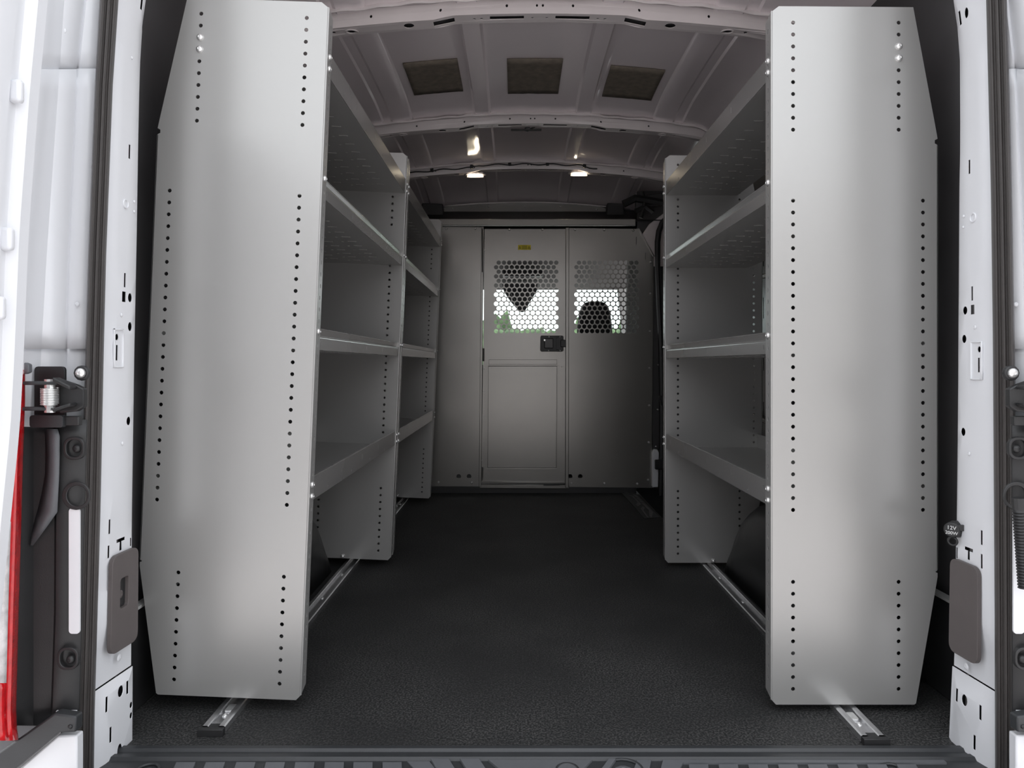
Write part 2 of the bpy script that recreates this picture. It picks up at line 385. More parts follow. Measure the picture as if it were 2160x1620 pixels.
# ------------------------------------------------------------------ shelving
PIT = .0254
PH = 1.4775
def panel_mesh(side):
    out = [(.008, .004), (.016, 0), (.309, 0), (.355, .275), (.355, 1.20), (.351, 1.214), (.356, 1.224), (.303, 1.486), (.300, 1.492), (.016, 1.492), (.008, 1.485)]
    out = [(.0, .012), (.010, .001), (.305, .001), (.309, .004), (.355, .274), (.355, .282), (.350, .284), (.355, .289), (.355, 1.196), (.349, 1.199), (.349, 1.206), (.355, 1.209), (.352, 1.226), (.303, 1.490), (.016, 1.492), (0, 1.480)]
    holes = []
    for k in range(10):
        for u in (.0465, .272): holes.append(circ(u, 1.457-k*PIT, .0043))
        for u in (.0465, .272): holes.append(circ(u, .263-k*PIT, .0043))
    for k in range(27):
        for u in (.0465, .324): holes.append(circ(u, 1.077-k*PIT, .0043))
    return out, holes
def add_panel(root, side, y, bolts=True):
    out, holes = panel_mesh(side)
    m = MB(); m.plate(out, holes, lambda u, v: (side*u, y, v), (0, .0018, 0))
    o = m.build('end_panel', GREY, root, local=True)
    m = MB(); fh = [circ(y+.020, .05+.0254*k, .0034, 8, .0052) for k in range(56)]
    m.plate([(y, .012), (y+.034, .022), (y+.034, 1.470), (y, 1.482)], fh, lambda u, v: (side*-.0003, u, v), (side*.0018, 0, 0))
    m.tube([(side*.0008, y+.0012, .012), (side*.0008, y+.0012, 1.480)], .0022, 8)
    m.build('inner_flange', GREY, o, local=True, smooth=True)
    m = MB(); m.obox((side*.010, y+.016, .002), (side*.305, y+.016, .002), (0, .030, 0), (0, 0, .0018))
    m.build('bottom_flange', GREY, o, local=True)
    m = MB(); m.obox((side*.3545, y+.012, .29), (side*.3545, y+.012, 1.195), (0, .024, 0), (.0018, 0, 0))
    m.build('outer_flange', GREY, o, local=True)
    return o
SH = [(1.345, .050, .262, 'flat'), (1.080, .046, .30, 'step'), (.750, .046, .335, 'step'), (.422, .050, .335, 'flat')]
def add_shelf(root, side, y0, y1, z, h, dep, kind):
    L = y1-y0
    m = MB(); slots = []
    ny = int(L/.075)
    if z > .7:
        for i in range(ny):
            for j in range(3):
                yy = y0+.06+i*.075+(.02 if j % 2 else 0); uu = .07+j*.075
                if yy < y1-.05:
                    slots.append((uu, yy))
    m.plate(rect(.004, y0+.002, dep, y1), [], lambda u, v: (side*u, v, z), (0, 0, .0014))
    for uu, yy in slots:
        m.obox((side*(uu-.012), yy, z-.0008), (side*(uu+.012), yy, z-.0008), (0, .0035, 0), (0, 0, .002)); m.obox((side*(uu+.028), yy+.012, z-.0005), (side*(uu+.033), yy+.012, z-.0005), (0, .003, 0), (0, 0, .001))
    sh = m.build('shelf', GREY, root, local=True)
    # back upstand with a few cut-outs
    m = MB(); bh = .05 if z < .6 else .03
    hol = [rect(y0+L*.5-.02+q, z+.012, y0+L*.5-.005+q, z+.016) for q in (-.06, -.02, .02, .06)] if z < .6 else []
    m.plate(rect(y0+.002, z, y1, z+bh), hol, lambda u, v: (side*dep, u, v), (side*.0014, 0, 0)); m.build('back_upstand', GREY, sh, local=True)
    tick = []
    for k, f in enumerate((.05, .27, .49, .71, .93)):
        tick.append(rect(y0+L*f-.0015, z+.010 if kind == 'step' else z+.022, y0+L*f+.0015, z+.020 if kind == 'step' else z+.038))
        if kind == 'flat': tick.append(circ(y0+L*(f+.10) if f < .9 else y0+L*.965, z+.010, .003, 8))
    m = MB()
    if kind == 'flat':
        m.plate(rect(y0+.003, z, y1, z+h), tick, lambda u, v: (side*.0022, u, v), (side*.0014, 0, 0))
        m.obox((side*.006, y0+.003, z+h), (side*.006, y1, z+h), (.008, 0, 0), (0, 0, .0014))
    else:
        m.plate(rect(y0+.003, z, y1, z+.026), tick, lambda u, v: (side*.0022, u, v), (side*.0014, 0, 0))
        pr = [(.0022, .026), (.0026, .0285), (.0045, .0295), (.010, .0295), (.012, .031), (.0085, .044), (.0080, .046), (.0095, .0475), (.0125, .047)]
        m.grid([[(side*u, yy, z+v) for yy in (y0+.003, y1)] for u, v in pr])
    for u_, v_ in (((.0045, h),) if kind == 'flat' else ((.0035, .0290), (.0088, .0468))):
        m.tube([(side*u_, y0+.003, z+v_), (side*u_, y1, z+v_)], .0017, 8)
    m.build('front_lip', GREYL, sh, local=True, smooth=True)
    for yy in (y0+.018, y1+.018):
        for zz in ((z+.012, z+.037) if kind == 'flat' else (z+.040,)):
            MB().dome((side*-.0006, yy, zz), (-side, 0, 0), .0068, .005).build('bolt', ZINC, sh, local=True, smooth=True)
    return sh
def unit(loc, rot, side, L, label):
    r = empty('shelving_unit', loc, rot); tag(r, label, 'shelving unit', 'grey steel van shelving units')
    add_panel(r, side, 0); add_panel(r, side, L)
    for z, h, d, k in SH: add_shelf(r, side, 0, L, z, h, d, k)
    for zz in (1.457-2*PIT, 1.457-3*PIT):
        MB().dome((side*.272, 0, zz), (0, -1, 0), .0078, .0065).build('bolt', ZINC, r, local=True, smooth=True)
    for zz in (1.14, .285):
        MB().dome((side*.357, .012, zz), (side, 0, 0), .004, .004, 8).build('rivet', ZINC, r, local=True, smooth=True)
    MB().dome((side*.175, L-.004, .010), (0, -.6, 1), .0075, .007).build('foot_bolt', ZINC, r, local=True, smooth=True)
    return r
th = math.radians(2.35)
uA = unit((P(634, 0, 1.518).x, 1.518, .0262), (0, th, 0), -1, 1.084, 'left-hand grey steel shelving unit nearest the rear doors, slightly leaning, four shelves')
uB = unit((P(634, 0, 1.518).x, 2.640, .0262), (0, th, 0), -1, 1.157, 'far left-hand grey steel shelving unit between the near unit and the bulkhead')
uC = unit((P(1627, 0, 1.518).x, 1.518, .0170), (0, 0, 0), 1, 1.084, 'right-hand grey steel shelving unit standing upright beside the rear doors, four shelves')

# ------------------------------------------------------------------ floor rails under the units
def rail(X, ya, yb, label):
    r = empty('floor_rail', (X, ya, 0)); tag(r, label, 'floor rail', 'aluminium floor rails')
    m = MB(); pr = [(-.024, 0), (-.024, .012), (-.021, .014), (-.012, .014), (-.010, .012), (-.010, .005), (.010, .005), (.010, .012), (.012, .014), (.021, .014), (.024, .012), (.024, 0)]
    m.grid([[(X+u, y, z+.0005) for u, z in pr] for y in (ya+.012, yb)]); m.f.append(tuple(range(len(m.v)-len(pr), len(m.v))))
    m.build('rail_body', ALU, r)
    m = MB(); m.box((X-.0255, ya-.004, .0), (X+.0255, ya+.008, .0145)); m.box((X-.010, ya+.008, .004), (X+.012, ya+.03, .0105)); m.build('end_cap', BLACK, r, bevel=.001)
    y = ya+.07; k = 0
    while y < yb-.02:
        MB().dome((X, y, .0055), (0, 0, 1), .006, .004).build('screw', ZINC, r, smooth=True); y += .25; k += 1
    MB().plate(rrect(X-.008, ya+.085, X+.008, ya+.115, .004), [], lambda u, v: (u, v, .0057), (0, 0, .004)).build('slide_nut', ZINC, r, bevel=.001)
    return r
rail(-.613, 1.424, 3.95, 'bright aluminium floor rail running under the left-hand shelving')
rail(.702, 1.376+.012, 2.66, 'bright aluminium floor rail running under the right-hand shelving')

# ------------------------------------------------------------------ wheel arches
def arch(Xin, Xw, label):
    s = 1 if Xw > Xin else -1
    m = MB(); rw = []
    for Y, h in ((1.66, 0), (1.68, .06), (1.72, .14), (1.80, .23), (1.90, .285), (2.02, .305), (2.18, .305), (2.32, .29), (2.41, .245), (2.475, .17), (2.52, .09), (2.545, .03), (2.55, 0)):
        hh = max(h, .001); t = min(1, h/.15)
        xi = Xin
        rw.append([(xi, Y, 0), (xi+s*.004, Y, hh*.55), (xi+s*.018, Y, hh*.82), (xi+s*.045, Y, hh*.96), (xi+s*.08, Y, hh), (Xw, Y, hh+.002)])
    m.grid(rw)
    o = m.build('wheel_arch', BLACK, smooth='all', solid=.004); return tag(o, label, 'wheel arch', 'wheel arches')
arch(-.665, WL+.046, 'black plastic wheel arch cover beneath the left-hand shelving')
arch(.745, WR-.046, 'black plastic wheel arch cover beneath the right-hand shelving')
m = MB().box((WR-.10, 2.3, .27), (WR-.03, 2.62, .44)); tag(m.build('arch_trim', BLACK, bevel=.02), 'black trim block above the right-hand wheel arch', 'trim')

# ------------------------------------------------------------------ bulkhead
KB = YB/F
def B(px, py): return ((px-CX)*KB, H-(py-CY)*KB)
bh = empty('bulkhead', (VC, YB, .04)); tag(bh, 'grey steel bulkhead with door and two perforated windows, across the load space front', 'partition')
def bplate(pts, holes, y=YB, t=.002): 
    m = MB(); m.plate([B(*p) for p in pts], holes, lambda u, v: (u, y, v), (0, t, 0)); return m
def perf(px0, py0, nx=12, ny=16):
    out = []
    for j in range(ny):
        for i in range(nx):
            px = px0+i*11.03+(5.5 if j % 2 == 0 else 0); py = py0+j*9.63
            c = B(px, py); out.append(circ(c[0], c[1], .0128, 12))
    return out
def dholes(lst): 
    o = []
    for px, py in lst:
        c = B(px, py); r = .0135
        o.append([(c[0]+r*math.cos(a), max(c[1]+r*math.sin(a), c[1]-.009)) for a in [2*math.pi*k/14 for k in range(14)]])
    return o
lp = bplate([(790, 478), (1016, 479), (1010, 1026), (790, 1026)], dholes([(967.6, 1005), (989.4, 1005)])).build('side_panel', GREYB, bh)
lp['label'] = 'plain left panel of the bulkhead'
MB().obox((B(1013,0)[0], YB-.006, B(0,1026)[1]), (B(1018,0)[0], YB-.006, B(0,479)[1]), (.014, 0, 0), (0, .012, 0)).build('edge_channel', GREYB, lp, bevel=.002)
rp_ = bplate([(1200, 481), (1346, 483), (1379, 541), (1374, 1029), (1197, 1027)], perf(1216, 554)+dholes([(1202.5, 1005), (1224, 1005)])).build('side_panel', GREYB, bh)
rp_['label'] = 'right panel of the bulkhead with a perforated window'
MB().obox((B(1195.5,0)[0], YB-.008, B(0,1028)[1]), (B(1196.5,0)[0], YB-.008, B(0,481)[1]), (.020, 0, 0), (0, .020, 0)).build('post', GREYB, bh, bevel=.003)
MB().obox((B(1347,0)[0], YB-.004, B(0,483)[1]), (B(1379,0)[0], YB-.004, B(0,541)[1]), (.008, 0, .0), (0, .010, 0)).build('edge_fold', GREYB, bh)
MB().box((WL+.05, YB+.004, .0005), (.69, YB+.014, .05)).build('bottom_gap_blocker', BLACK, bh)  # black strip added to hide the lit cab floor under the panels
for a, b in (((1341.5, 500), (1342.5, 516)), ((1360.5, 533), (1361.5, 548))):  # black strips painted in for shaded slots, nothing is cut through
    MB().box((B(a[0], 0)[0], YB-.0008, B(0, b[1])[1]), (B(b[0], 0)[0]+.001, YB+.0005, B(0, a[1])[1])).build('slot', BLACK, rp_)
# door leaf
dr = bplate([(1022, 483), (1194.5, 483), (1194.5, 1020), (1015, 1020), (1020, 700)], perf(1046.5, 554)).build('door', GREYB, bh)
MB().obox((B(1019,0)[0]-.004, YB-.002, B(0,575)[1]), (B(1019,0)[0]-.004, YB-.002, B(0,483)[1]), (.006, 0, 0), (0, .02, 0)).build('hinge', GREYB, dr)
MB().tube([(B(1017.5,0)[0], YB-.012, B(0,985)[1]), (B(1017.3,0)[0], YB-.012, B(0,1012)[1])], .005).build('hinge', GREYB, dr, smooth=True)
MB().tube([(B(1020,0)[0], YB-.012, B(0,735)[1]), (B(1020,0)[0], YB-.012, B(0,762)[1])], .005).build('hinge', GREYB, dr, smooth=True)
kp = MB()
kp.plate([B(1030, 772), B(1175, 772), B(1173.5, 987), B(1028.5, 987)], [], lambda u, v: (u, YB-.010, v), (0, .008, 0))
kpo = kp.build('lower_panel', GREYB, dr, bevel=.0025)
MB().plate([B(1031, 758.5), B(1175, 758.5), B(1175, 769), B(1031, 769)], [], lambda u, v: (u, YB-.006, v), (0, .006, 0)).build('fold_strip', GREYB, dr, bevel=.0015)
m = MB()
for a, b in (((1026.5, 770), (1177, 770)), ((1177, 770), (1175.5, 989.5)), ((1026.5, 770), (1025.5, 989.5)), ((1025.5, 989.5), (1175.5, 989.5))):
    A = B(*a); C = B(*b); d = Vector((C[0]-A[0], 0, C[1]-A[1])).normalized()
    m.obox((A[0], YB-.003, A[1]), (C[0], YB-.003, C[1]), Vector((-d.z, 0, d.x))*.005, (0, .022, 0))
m.build('panel_frame', GREYB, dr)
MB().obox((B(1015,0)[0], YB-.007, B(0,1016)[1]), (B(1190,0)[0], YB-.007, B(0,1018)[1]), (0, 0, .008), (0, .012, 0)).build('bottom_rail', GREYB, dr, bevel=.002)
MB().obox((B(1012,0)[0], YB-.004, B(0,1025)[1]), (B(1200,0)[0], YB-.004, B(0,1026)[1]), (0, 0, .022), (0, .014, 0)).build('threshold', GREYB, bh, bevel=.002)
MB().box((B(1146,0)[0], YB-.013, B(0,1023.5)[1]), (B(1181,0)[0], YB-.010, B(0,1021)[1])).build('threshold_slot', BLACK, bh)
# latch
la = bplate([(1140, 710), (1142, 708), (1186, 708), (1188.5, 710.5), (1188.5, 739), (1186, 741.7), (1142, 741.7), (1139.5, 739)], [], YB-.010, .010).build('latch', BLACK, dr, bevel=.002)
bplate([(1148, 714), (1167, 714), (1167, 735), (1148, 735)], [], YB-.020, .010).build('paddle', mat('black_latch_paddle', (.03, .03, .032), .25, 0, 0, 1, .05, 20), la, bevel=.004)
bplate([(1173, 712), (1178, 712), (1178, 738), (1173, 738)], [], YB-.016, .006).build('latch_rib', BLACK, la, bevel=.002)
bplate([(1182, 717), (1193.5, 717), (1193.5, 732), (1182, 732)], [], YB-.024, .014).build('bolt_arm', BLACK, la, bevel=.003)
bplate([(1147, 716), (1150, 716), (1150, 719.5), (1147, 719.5)], [], YB-.0215, .002).build('lock_mark', ZINC, la)
for px, py in ((1158, 710.5), (1181.5, 710.5), (1157, 739.5), (1181.5, 739.5)):
    c = B(px, py); MB().dome((c[0], YB-.010, c[1]), (0, -1, 0), .004, .003, 8).build('screw', ZINC, la, smooth=True)
# yellow warning label: triangles with marks either side of printed lines
lab = bplate([(1092.6, 516.8), (1119.8, 516.8), (1119.8, 527), (1092.6, 527)], [], YB-.0012, .001).build('warning_label', YEL, dr); lab['label'] = 'yellow warning label with black triangles'
m = MB()
for px in (1096.5, 1116):
    m.plate([B(px-2.6, 524.6), B(px+2.6, 524.6), B(px, 519)], [[B(px-1.2, 523.8), B(px+1.2, 523.8), B(px, 521.2)]], lambda u, v: (u, YB-.0018, v), (0, .0005, 0))
for k in range(4):
    m.plate([B(1101, 518.6+k*2), B(1112, 518.6+k*2), B(1112, 519.3+k*2), B(1101, 519.3+k*2)], [], lambda u, v: (u, YB-.0018, v), (0, .0005, 0))
m.build('print', mat('label_print', (.10, .09, .01), .6), lab)
# fixing bolts
def bbolt(px, py, par=bh, y=YB):
    c = B(px, py); MB().dome((c[0], y, c[1]), (0, -1, 0), .0075, .007, 8).build('bolt', ZINC, par, smooth=True)
for px, py in ((941.4, 482.5), (1002.6, 482.5), (1074.5, 484.5), (1144, 484.5), (1213, 484.5), (1274.6, 485), (1335.5, 486),
               (925, 1017), (995, 1018), (1205.4, 1019), (1274.6, 1019.5), (1344, 1020.5), (1372, 553), (1372, 619.5), (1370.5, 698.5), (1369.5, 776.5), (1369.5, 855), (1368.5, 933), (1367, 1012)):
    bbolt(px, py)
for px, py in ((1022.5, 507), (1022.5, 528), (1020, 738.5), (1019.5, 759), (1016, 970.5), (1015.5, 992), (1021, 778), (1020.5, 826), (1020, 878), (1185, 773.5)):
    c = B(px, py); MB().dome((c[0], YB-.003, c[1]), (0, -1, 0), .0035, .003, 8).build('rivet', ZINC, dr, smooth=True)
# header strip of the bulkhead and the arched closing plate with its bolts
MB().box((B(880,0)[0], YB-.02, B(0,477)[1]), (B(1340,0)[0], YB, B(0,463)[1])).build('header_rail', GREYB, bh, bevel=.003)
YC = 4.50
def hy(px): return 427+.00031*(px-1105)**2
hp = [(935, hy(935)+2)]+[(p, hy(p)) for p in range(950, 1270, 12)]+[(1279, hy(1279)+3), (1281, 458), (1274, 447), (940, 447), (934, 456)]
m = MB(); m.plate([tuple(P(a, b, YC).xz) for a, b in hp], [], lambda u, v: (u, YC, v), (0, .003, 0)); m.build('closing_plate', GREYB, bh, bevel=.001)
m = MB(); m.tube([P(p, hy(p)-.5, YC-.004) for p in range(938, 1279, 10)], .005, 6); m.build('edge_bead', BOW, bh, smooth='all')
for px, py in ((955, 440.4), (1030.4, 435.2), (1107, 435.8), (1182, 436.3), (1258.6, 442.2)):
    MB().dome(P(px, py, YC), (0, -1, 0), .0068, .007, 8).build('bolt', ZINC, bh, smooth=True)
m = MB(); m.grid([[(x, 4.10, 1.575), (x, 4.25, 1.60), (x, 4.49, 1.70), (x, 4.52, 1.72)] for x in (WL, VC, WR)]); tag(m.build('trim_4', LINER, solid=.006, smooth=True), None, None, None, 'structure')
m = MB().box((WL, 4.56, 1.56), (WR, 4.60, 1.95)); tag(m.build('wall_front', BLACK), None, None, None, 'structure')
for a, b in ((890, 934), (1281, 1316)):
    m = MB(); m.plate([tuple(P(a, 428, 4.42).xz), tuple(P(b, 430, 4.42).xz), tuple(P(b+2, 459, 4.42).xz), tuple(P(a-2, 462, 4.42).xz)], [], lambda u, v: (u, 4.42, v), (0, .05, 0))
    tag(m.build('trim_5' if a < 1000 else 'trim_6', LINER, bevel=.006), None, None, None, 'structure')

# ------------------------------------------------------------------ sliding-door side beyond the right-hand shelving
m = MB(); rw = []
pil = MB(); pil.plate([(P(1385, 0, 4.05).x, .02), (P(1378, 0, 4.05).x, .95), (P(1380, 0, 4.05).x, 1.33), (P(1350, 0, 4.05).x, 1.53), (P(1350, 0, 4.05).x, 1.75), (1.02, 1.75), (1.02, .02)],
                     [], lambda u, v: (u, 4.13, v), (0, .02, 0))
tag(pil.build('wall_front_right', LINER), 'dark body pillar beside the bulkhead', None, None, 'structure')
# white door frame part at the top corner and at the bottom
q = MB(); q.plate([(P(1357, 0, 4.07).x, P(0, 492, 4.07).z), (P(1372, 0, 4.07).x, P(0, 470, 4.07).z), (P(1405, 0, 4.07).x, P(0, 445, 4.07).z), (P(1410, 0, 4.07).x, P(0, 560, 4.07).z), (P(1381, 0, 4.07).x, P(0, 560, 4.07).z), (P(1379, 0, 4.07).x, P(0, 535, 4.07).z)],
                  [], lambda u, v: (u, 4.106, v), (0, .01, 0))
tag(q.build('door_frame_corner', BOW, bevel=.004), 'painted corner of the side-door frame at the top right of the bulkhead', 'door frame')
q = MB(); q.plate([tuple(P(a, b, 4.07).xz) for a, b in ((1376, 1028), (1376, 955), (1379, 948), (1387, 948), (1390, 955), (1388, 1028))], [], lambda u, v: (u, 4.07, v), (0, .03, 0))
tag(q.build('white_door_edge', WHITE, bevel=.004), 'white lower edge of the side door beside the bulkhead', 'door edge')
sl = empty('side_door_seal', (.80, 4.0, .5)); tag(sl, 'black rubber seal curving round the side-door opening beside the bulkhead', 'door seal')
pts = [P(px, py, 4.02) for px, py in ((1420, 452), (1408, 458), (1397, 470), (1390, 488), (1387, 510), (1387, 560), (1390, 640), (1394, 720), (1396, 820), (1396, 920), (1395, 1000), (1394, 1045))]
MB().tube(pts, [.016]*len(pts), 8).build('seal', BLACK, sl, smooth=True)
MB().obox(P(1395, 835, 3.98), P(1401, 856, 3.98), (.03, 0, 0), (0, .03, 0)).build('clip', BLACK, sl, bevel=.004)
MB().obox(P(1392, 970, 3.98), P(1392, 990, 3.98), (.055, 0, 0), (0, .03, 0)).build('clip', BLACK, sl, bevel=.004)
for px, py in ((1386, 620), (1388, 669.6), (1389, 769.7), (1387, 864), (1384, 942)):
    p = P(px, py, 4.12); MB().dome(p, (0, -1, 0), .006, .006, 8).build('bolt', ZINC, sl, smooth=True)
# dark lever gear above the seal
lv = empty('door_mechanism', P(1350, 440, 4.0)); tag(lv, 'black door runner mechanism in the upper right corner beside the bulkhead', 'door mechanism')
for pts_, r_ in ((((1315, 430), (1340, 418), (1365, 422), (1398, 428)), .022), (((1340, 445), (1362, 436), (1378, 448)), .014), (((1355, 405), (1360, 430), (1352, 460)), .012)):
    MB().tube([P(a, b, 4.0) for a, b in pts_], r_, 7).build('lever', BLACK, lv, smooth=True)
MB().obox(P(1340, 428, 4.03), P(1402, 420, 4.03), (0, .03, .0), (0, 0, .07)).build('runner_plate', LINER, lv, bevel=.006)
# sliding door inner skin (its long face is hidden by the shelving)
sd = MB(); sd.grid([[(WR-.02-.03*sm((z-1.2)/.5), Y, z) for Y in (2.74, 3.2, 3.6, 4.1)] for z in (-.25, .3, .8, 1.25, 1.78)])
tag(sd.build('door_1', LINER, solid=.01), 'side door inner skin beyond the right-hand shelving', None, None, 'structure')
# step well and patterned tread strip
sw = MB(); sw.box((.70, 3.45, -.22), (WR+.02, 4.3, -.20)); sw.box((.695, 3.45, -.21), (.705, 4.3, -.001)); sw.box((.70, 3.44, -.21), (WR, 3.45, -.001)); sw.box((.70, 4.28, -.22), (WR+.05, 4.30, .0)); sw.box((WR+.0, 3.44, -.22), (WR+.05, 4.30, .02))
tag(sw.build('trim_7', BLACK), None, None, None, 'structure')
ts = empty('step_tread', (.65, 3.8, 0)); tag(ts, 'worn patterned tread strip on the floor at the side-door step', 'step tread')
def fp(px, py, z=.0): Y = (H-z)*F/(py-CY); return ((px-CX)*Y/F, Y)
m = MB(); m.plate([fp(1303, 1031), fp(1330, 1031), fp(1392, 1092), fp(1360, 1095)], [], lambda u, v: (u, v, .0005), (0, 0, .002)); m.build('strip', SILL, ts)
def tl(t, q): # along, across
    a = Vector(fp(1306, 1032)); b = Vector(fp(1366, 1095)); c = Vector(fp(1328, 1032)); d = Vector(fp(1389, 1091))
    p = a.lerp(b, t); r_ = c.lerp(d, t); return tuple(p.lerp(r_, q))
m = MB()
for poly in (((0, .1), (.04, .1), (.09, .55), (.05, .55)), ((.06, .1), (.10, .1), (.15, .55), (.11, .55)), ((.12, .1), (.16, .1), (.21, .5), (.17, .5)),
             ((.20, .05), (.33, .5), (.52, .5), (.60, .1), (.66, .1), (.60, .62), (.30, .62)), ((.22, .75), (.32, .75), (.40, .98), (.30, .98)), ((.36, .75), (.42, .75), (.48, .98), (.42, .98)),
             ((.46, .75), (.50, .75), (.56, .98), (.52, .98)), ((.55, .72), (.80, .72), (.96, .30), (1.0, .38), (.86, .95), (.60, .95)), ((.66, .62), (.72, .2), (.97, .05), (.99, .12), (.78, .30), (.72, .62))):
    m.plate([tl(*p) for p in poly], [], lambda u, v: (u, v, .0025), (0, 0, .0015))
m.build('raised_pattern', TREADG, ts)

# ------------------------------------------------------------------ rear door frame: pillars, seals
ZR = lambda py, Y: H-(py-CY)*Y/F
L_in = [(-60, 322), (0, 318), (60, 310), (140, 305), (300, 302), (500, 299), (740, 294), (1080, 289), (1400, 287), (1700, 285)]
L_se = [(-60, 254), (0, 250), (180, 238), (540, 224), (740, 219), (1080, 212), (1500, 200), (1700, 197)]
L_so = [(-60, 214), (0, 210), (180, 200), (540, 186), (740, 180), (1080, 170), (1400, 162), (1620, 155), (1700, 153)]
R_in = [(-60, 1994), (0, 2000), (50, 2008), (110, 2014), (300, 2015), (400, 2013), (900, 2010), (1300, 2005), (1400, 2002), (1557, 1994), (1700, 1988)]
R_se = [(-60, 2078), (0, 2080), (400, 2090), (700, 2094), (1300, 2098), (1700, 2099)]
R_so = [(-60, 2122), (0, 2124), (200, 2130), (420, 2135), (800, 2142), (1300, 2143), (1700, 2144)]
YP0, YP1 = 1.30, 1.42
def pil_maps(tin, tse):
    def X(Y, z):                                  # surface of the pillar
        t = (Y-YP0)/(YP1-YP0); py = CY-(z-H)*F/Y
        px = lerp(tab(py, tse), tab(py, tin), t); Yc = Y
        xs_ = (tab(py, tse)-CX)*YP0/F; xi = (tab(py, tin)-CX)*YP1/F
        return lerp(xs_, xi, t)
    def uv(px, py):
        a = tab(py, tse); b = tab(py, tin); t = (px-a)/(b-a); Y = lerp(YP0, YP1, t); return (Y, H-(py-CY)*Y/F)
    return X, uv
def pillar(side, tin, tse, spec, label):
    X, uv = pil_maps(tin, tse); s = side            # s=-1 left: faces +x
    r = empty('rear_door_pillar', (X(1.36, 0), 1.36, 0)); tag(r, label, 'door pillar', 'white rear door pillars')
    K = F/1.36
    def hole(px, py, w, h, kind):
        c = uv(px, py); hw = w*(YP1-YP0)/(abs(tab(py, tin)-tab(py, tse)))/2; hh = h/K/2
        if kind == 'o': return circ(c[0], c[1], hw, 12, hh)
        if kind == 'r': return rect(c[0]-hw, c[1]-hh, c[0]+hw, c[1]+hh)
        if kind == 't':                             # T-shaped slot
            return [(c[0]-hw, c[1]+hh), (c[0]-hw, c[1]+hh*.45), (c[0]-hw*.25, c[1]+hh*.45), (c[0]-hw*.3, c[1]-hh), (c[0]+hw*.3, c[1]-hh), (c[0]+hw*.25, c[1]+hh*.45), (c[0]+hw, c[1]+hh*.45), (c[0]+hw, c[1]+hh)]
    hs = [hole(*h) for h in spec['holes']]
    ztop, zsp = 1.80, uv((tab(1430, tin)+tab(1430, tse))/2, 1432)[1]
    st = [(Y, z) for Y in (1.315, 1.34, 1.37, 1.40) for z in [-.1+.06*i for i in range(30)]]
    def clean(h, st_):
        return [p for p in st_ if all(not (min(a[0] for a in q)-.004 < p[0] < max(a[0] for a in q)+.004 and min(a[1] for a in q)-.004 < p[1] < max(a[1] for a in q)+.004) for q in h)]
    def edge(z0a, z0b, z1):
        nn = 26
        return [(YP0, z0a)]+[(YP1, z0b)]+[(YP1, lerp(z0b, z1, i/nn)) for i in range(1, nn+1)]+[(YP0, lerp(z1, z0a, i/nn)) for i in range(nn)]
    seam = [ (YP0, H-(1462-CY)*YP0/F), (YP1, H-(1403-CY)*YP1/F)]
    out = edge(seam[0][1], seam[1][1], ztop)
    def fn(off):
        def g(Y, z):
            t = (Y-YP0)/(YP1-YP0); rr = .010*max(0, 1-t/.22)**2+.010*max(0, (t-.90)/.10)**2
            return (X(Y, z)+s*(rr)-s*off, Y, z)
        return g
    up = [h for h in hs if sum(p[1] for p in h)/len(h) > zsp]; lo = [h for h in hs if sum(p[1] for p in h)/len(h) <= zsp]
    m = MB(); m.plate(out, up, fn(0), (s*.0012, 0, 0), [p for p in clean(up, st) if p[1] > seam[0][1]+.1 and p[1] < ztop-.01])
    m.build('pillar_face', WHITE, r, smooth=True)
    m = MB(); m.plate([(YP0, -.12), (YP1, -.12 if side else 0), (YP1, seam[1][1]-.0015), (YP0, seam[0][1]-.0015)], lo, fn(.0035), (s*.0016, 0, 0))
    m.build('lower_bracket', WHITE, r, bevel=.002)
    # rounded outer bead next to the seal
    m = MB(); m.tube([(X(YP0, z)+s*.0115, YP0-.001, z) for z in [-.12+.05*i for i in range(36)]], .010, 10); m.build('outer_bead', WHITE, r, smooth='all')
    # black backing sheet standing in for the shade behind the cut-outs
    m = MB(); m.grid([[(X(Y, z)+s*.04, Y, z) for Y in (YP0-.0, YP1-.002)] for z in [-.1+.1*i for i in range(18)]]); m.build('cavity_shade_sheet', BLACK, r)
    m = MB(); m.grid([[(X(YP1, z)+s*(.010+q), YP1+.001, z) for q in (0, .05, .14)] for z in [-.12+.058*i for i in range(31)]]); m.build('return_face', LINER, r)
    # small dimples and screws
    for px, py, rad in spec['dots']:
        c = uv(px, py); MB().dome((X(*c)-s*.0005, c[0], c[1]), (-s, 0, 0), rad, .002, 10).build('plug', WHITE, r, smooth=True)
    for px, py in spec['ring']:
        c = uv(px, py); MB().tube([(X(*c)-s*.001, c[0]+.008*math.cos(a), c[1]+.008*math.sin(a)) for a in [k*math.pi/8 for k in range(17)]], .0016, 6, False).build('threaded_boss', WHITE, r, smooth=True)
    # raised rim of the pressed recess
    x0, y0, x1, y1 = spec['recess']
    loop = [(x0, y0), (x1, y0), (x1, y1), (x0, y1), (x0, y0)]; pts = []
    for (a, b), (c_, d) in zip(loop, loop[1:]):
        for k in range(4): q = uv(lerp(a, c_, k/4), lerp(b, d, k/4)); pts.append((X(*q)-s*.0006, q[0], q[1]))
    pts.append(pts[0]); MB().tube(pts, .0022, 6, False).build('recess_rim', WHITE, r, smooth='all')
    # grip pad
    x0, y0, x1, y1 = spec['pad']; a = uv(x0, y0); b = uv(x1, y1)
    Ya, Yb = sorted((a[0], b[0])); Yb -= .006; zt = H-(spec['padz'][0]-CY)*1.36/F; zb = H-(spec['padz'][1]-CY)*1.36/F
    ho = [rrect(lerp(Ya, Yb, .30), lerp(zb, zt, .43), lerp(Ya, Yb, .62), lerp(zb, zt, .74), .006, 3)] if spec['pull'] else []
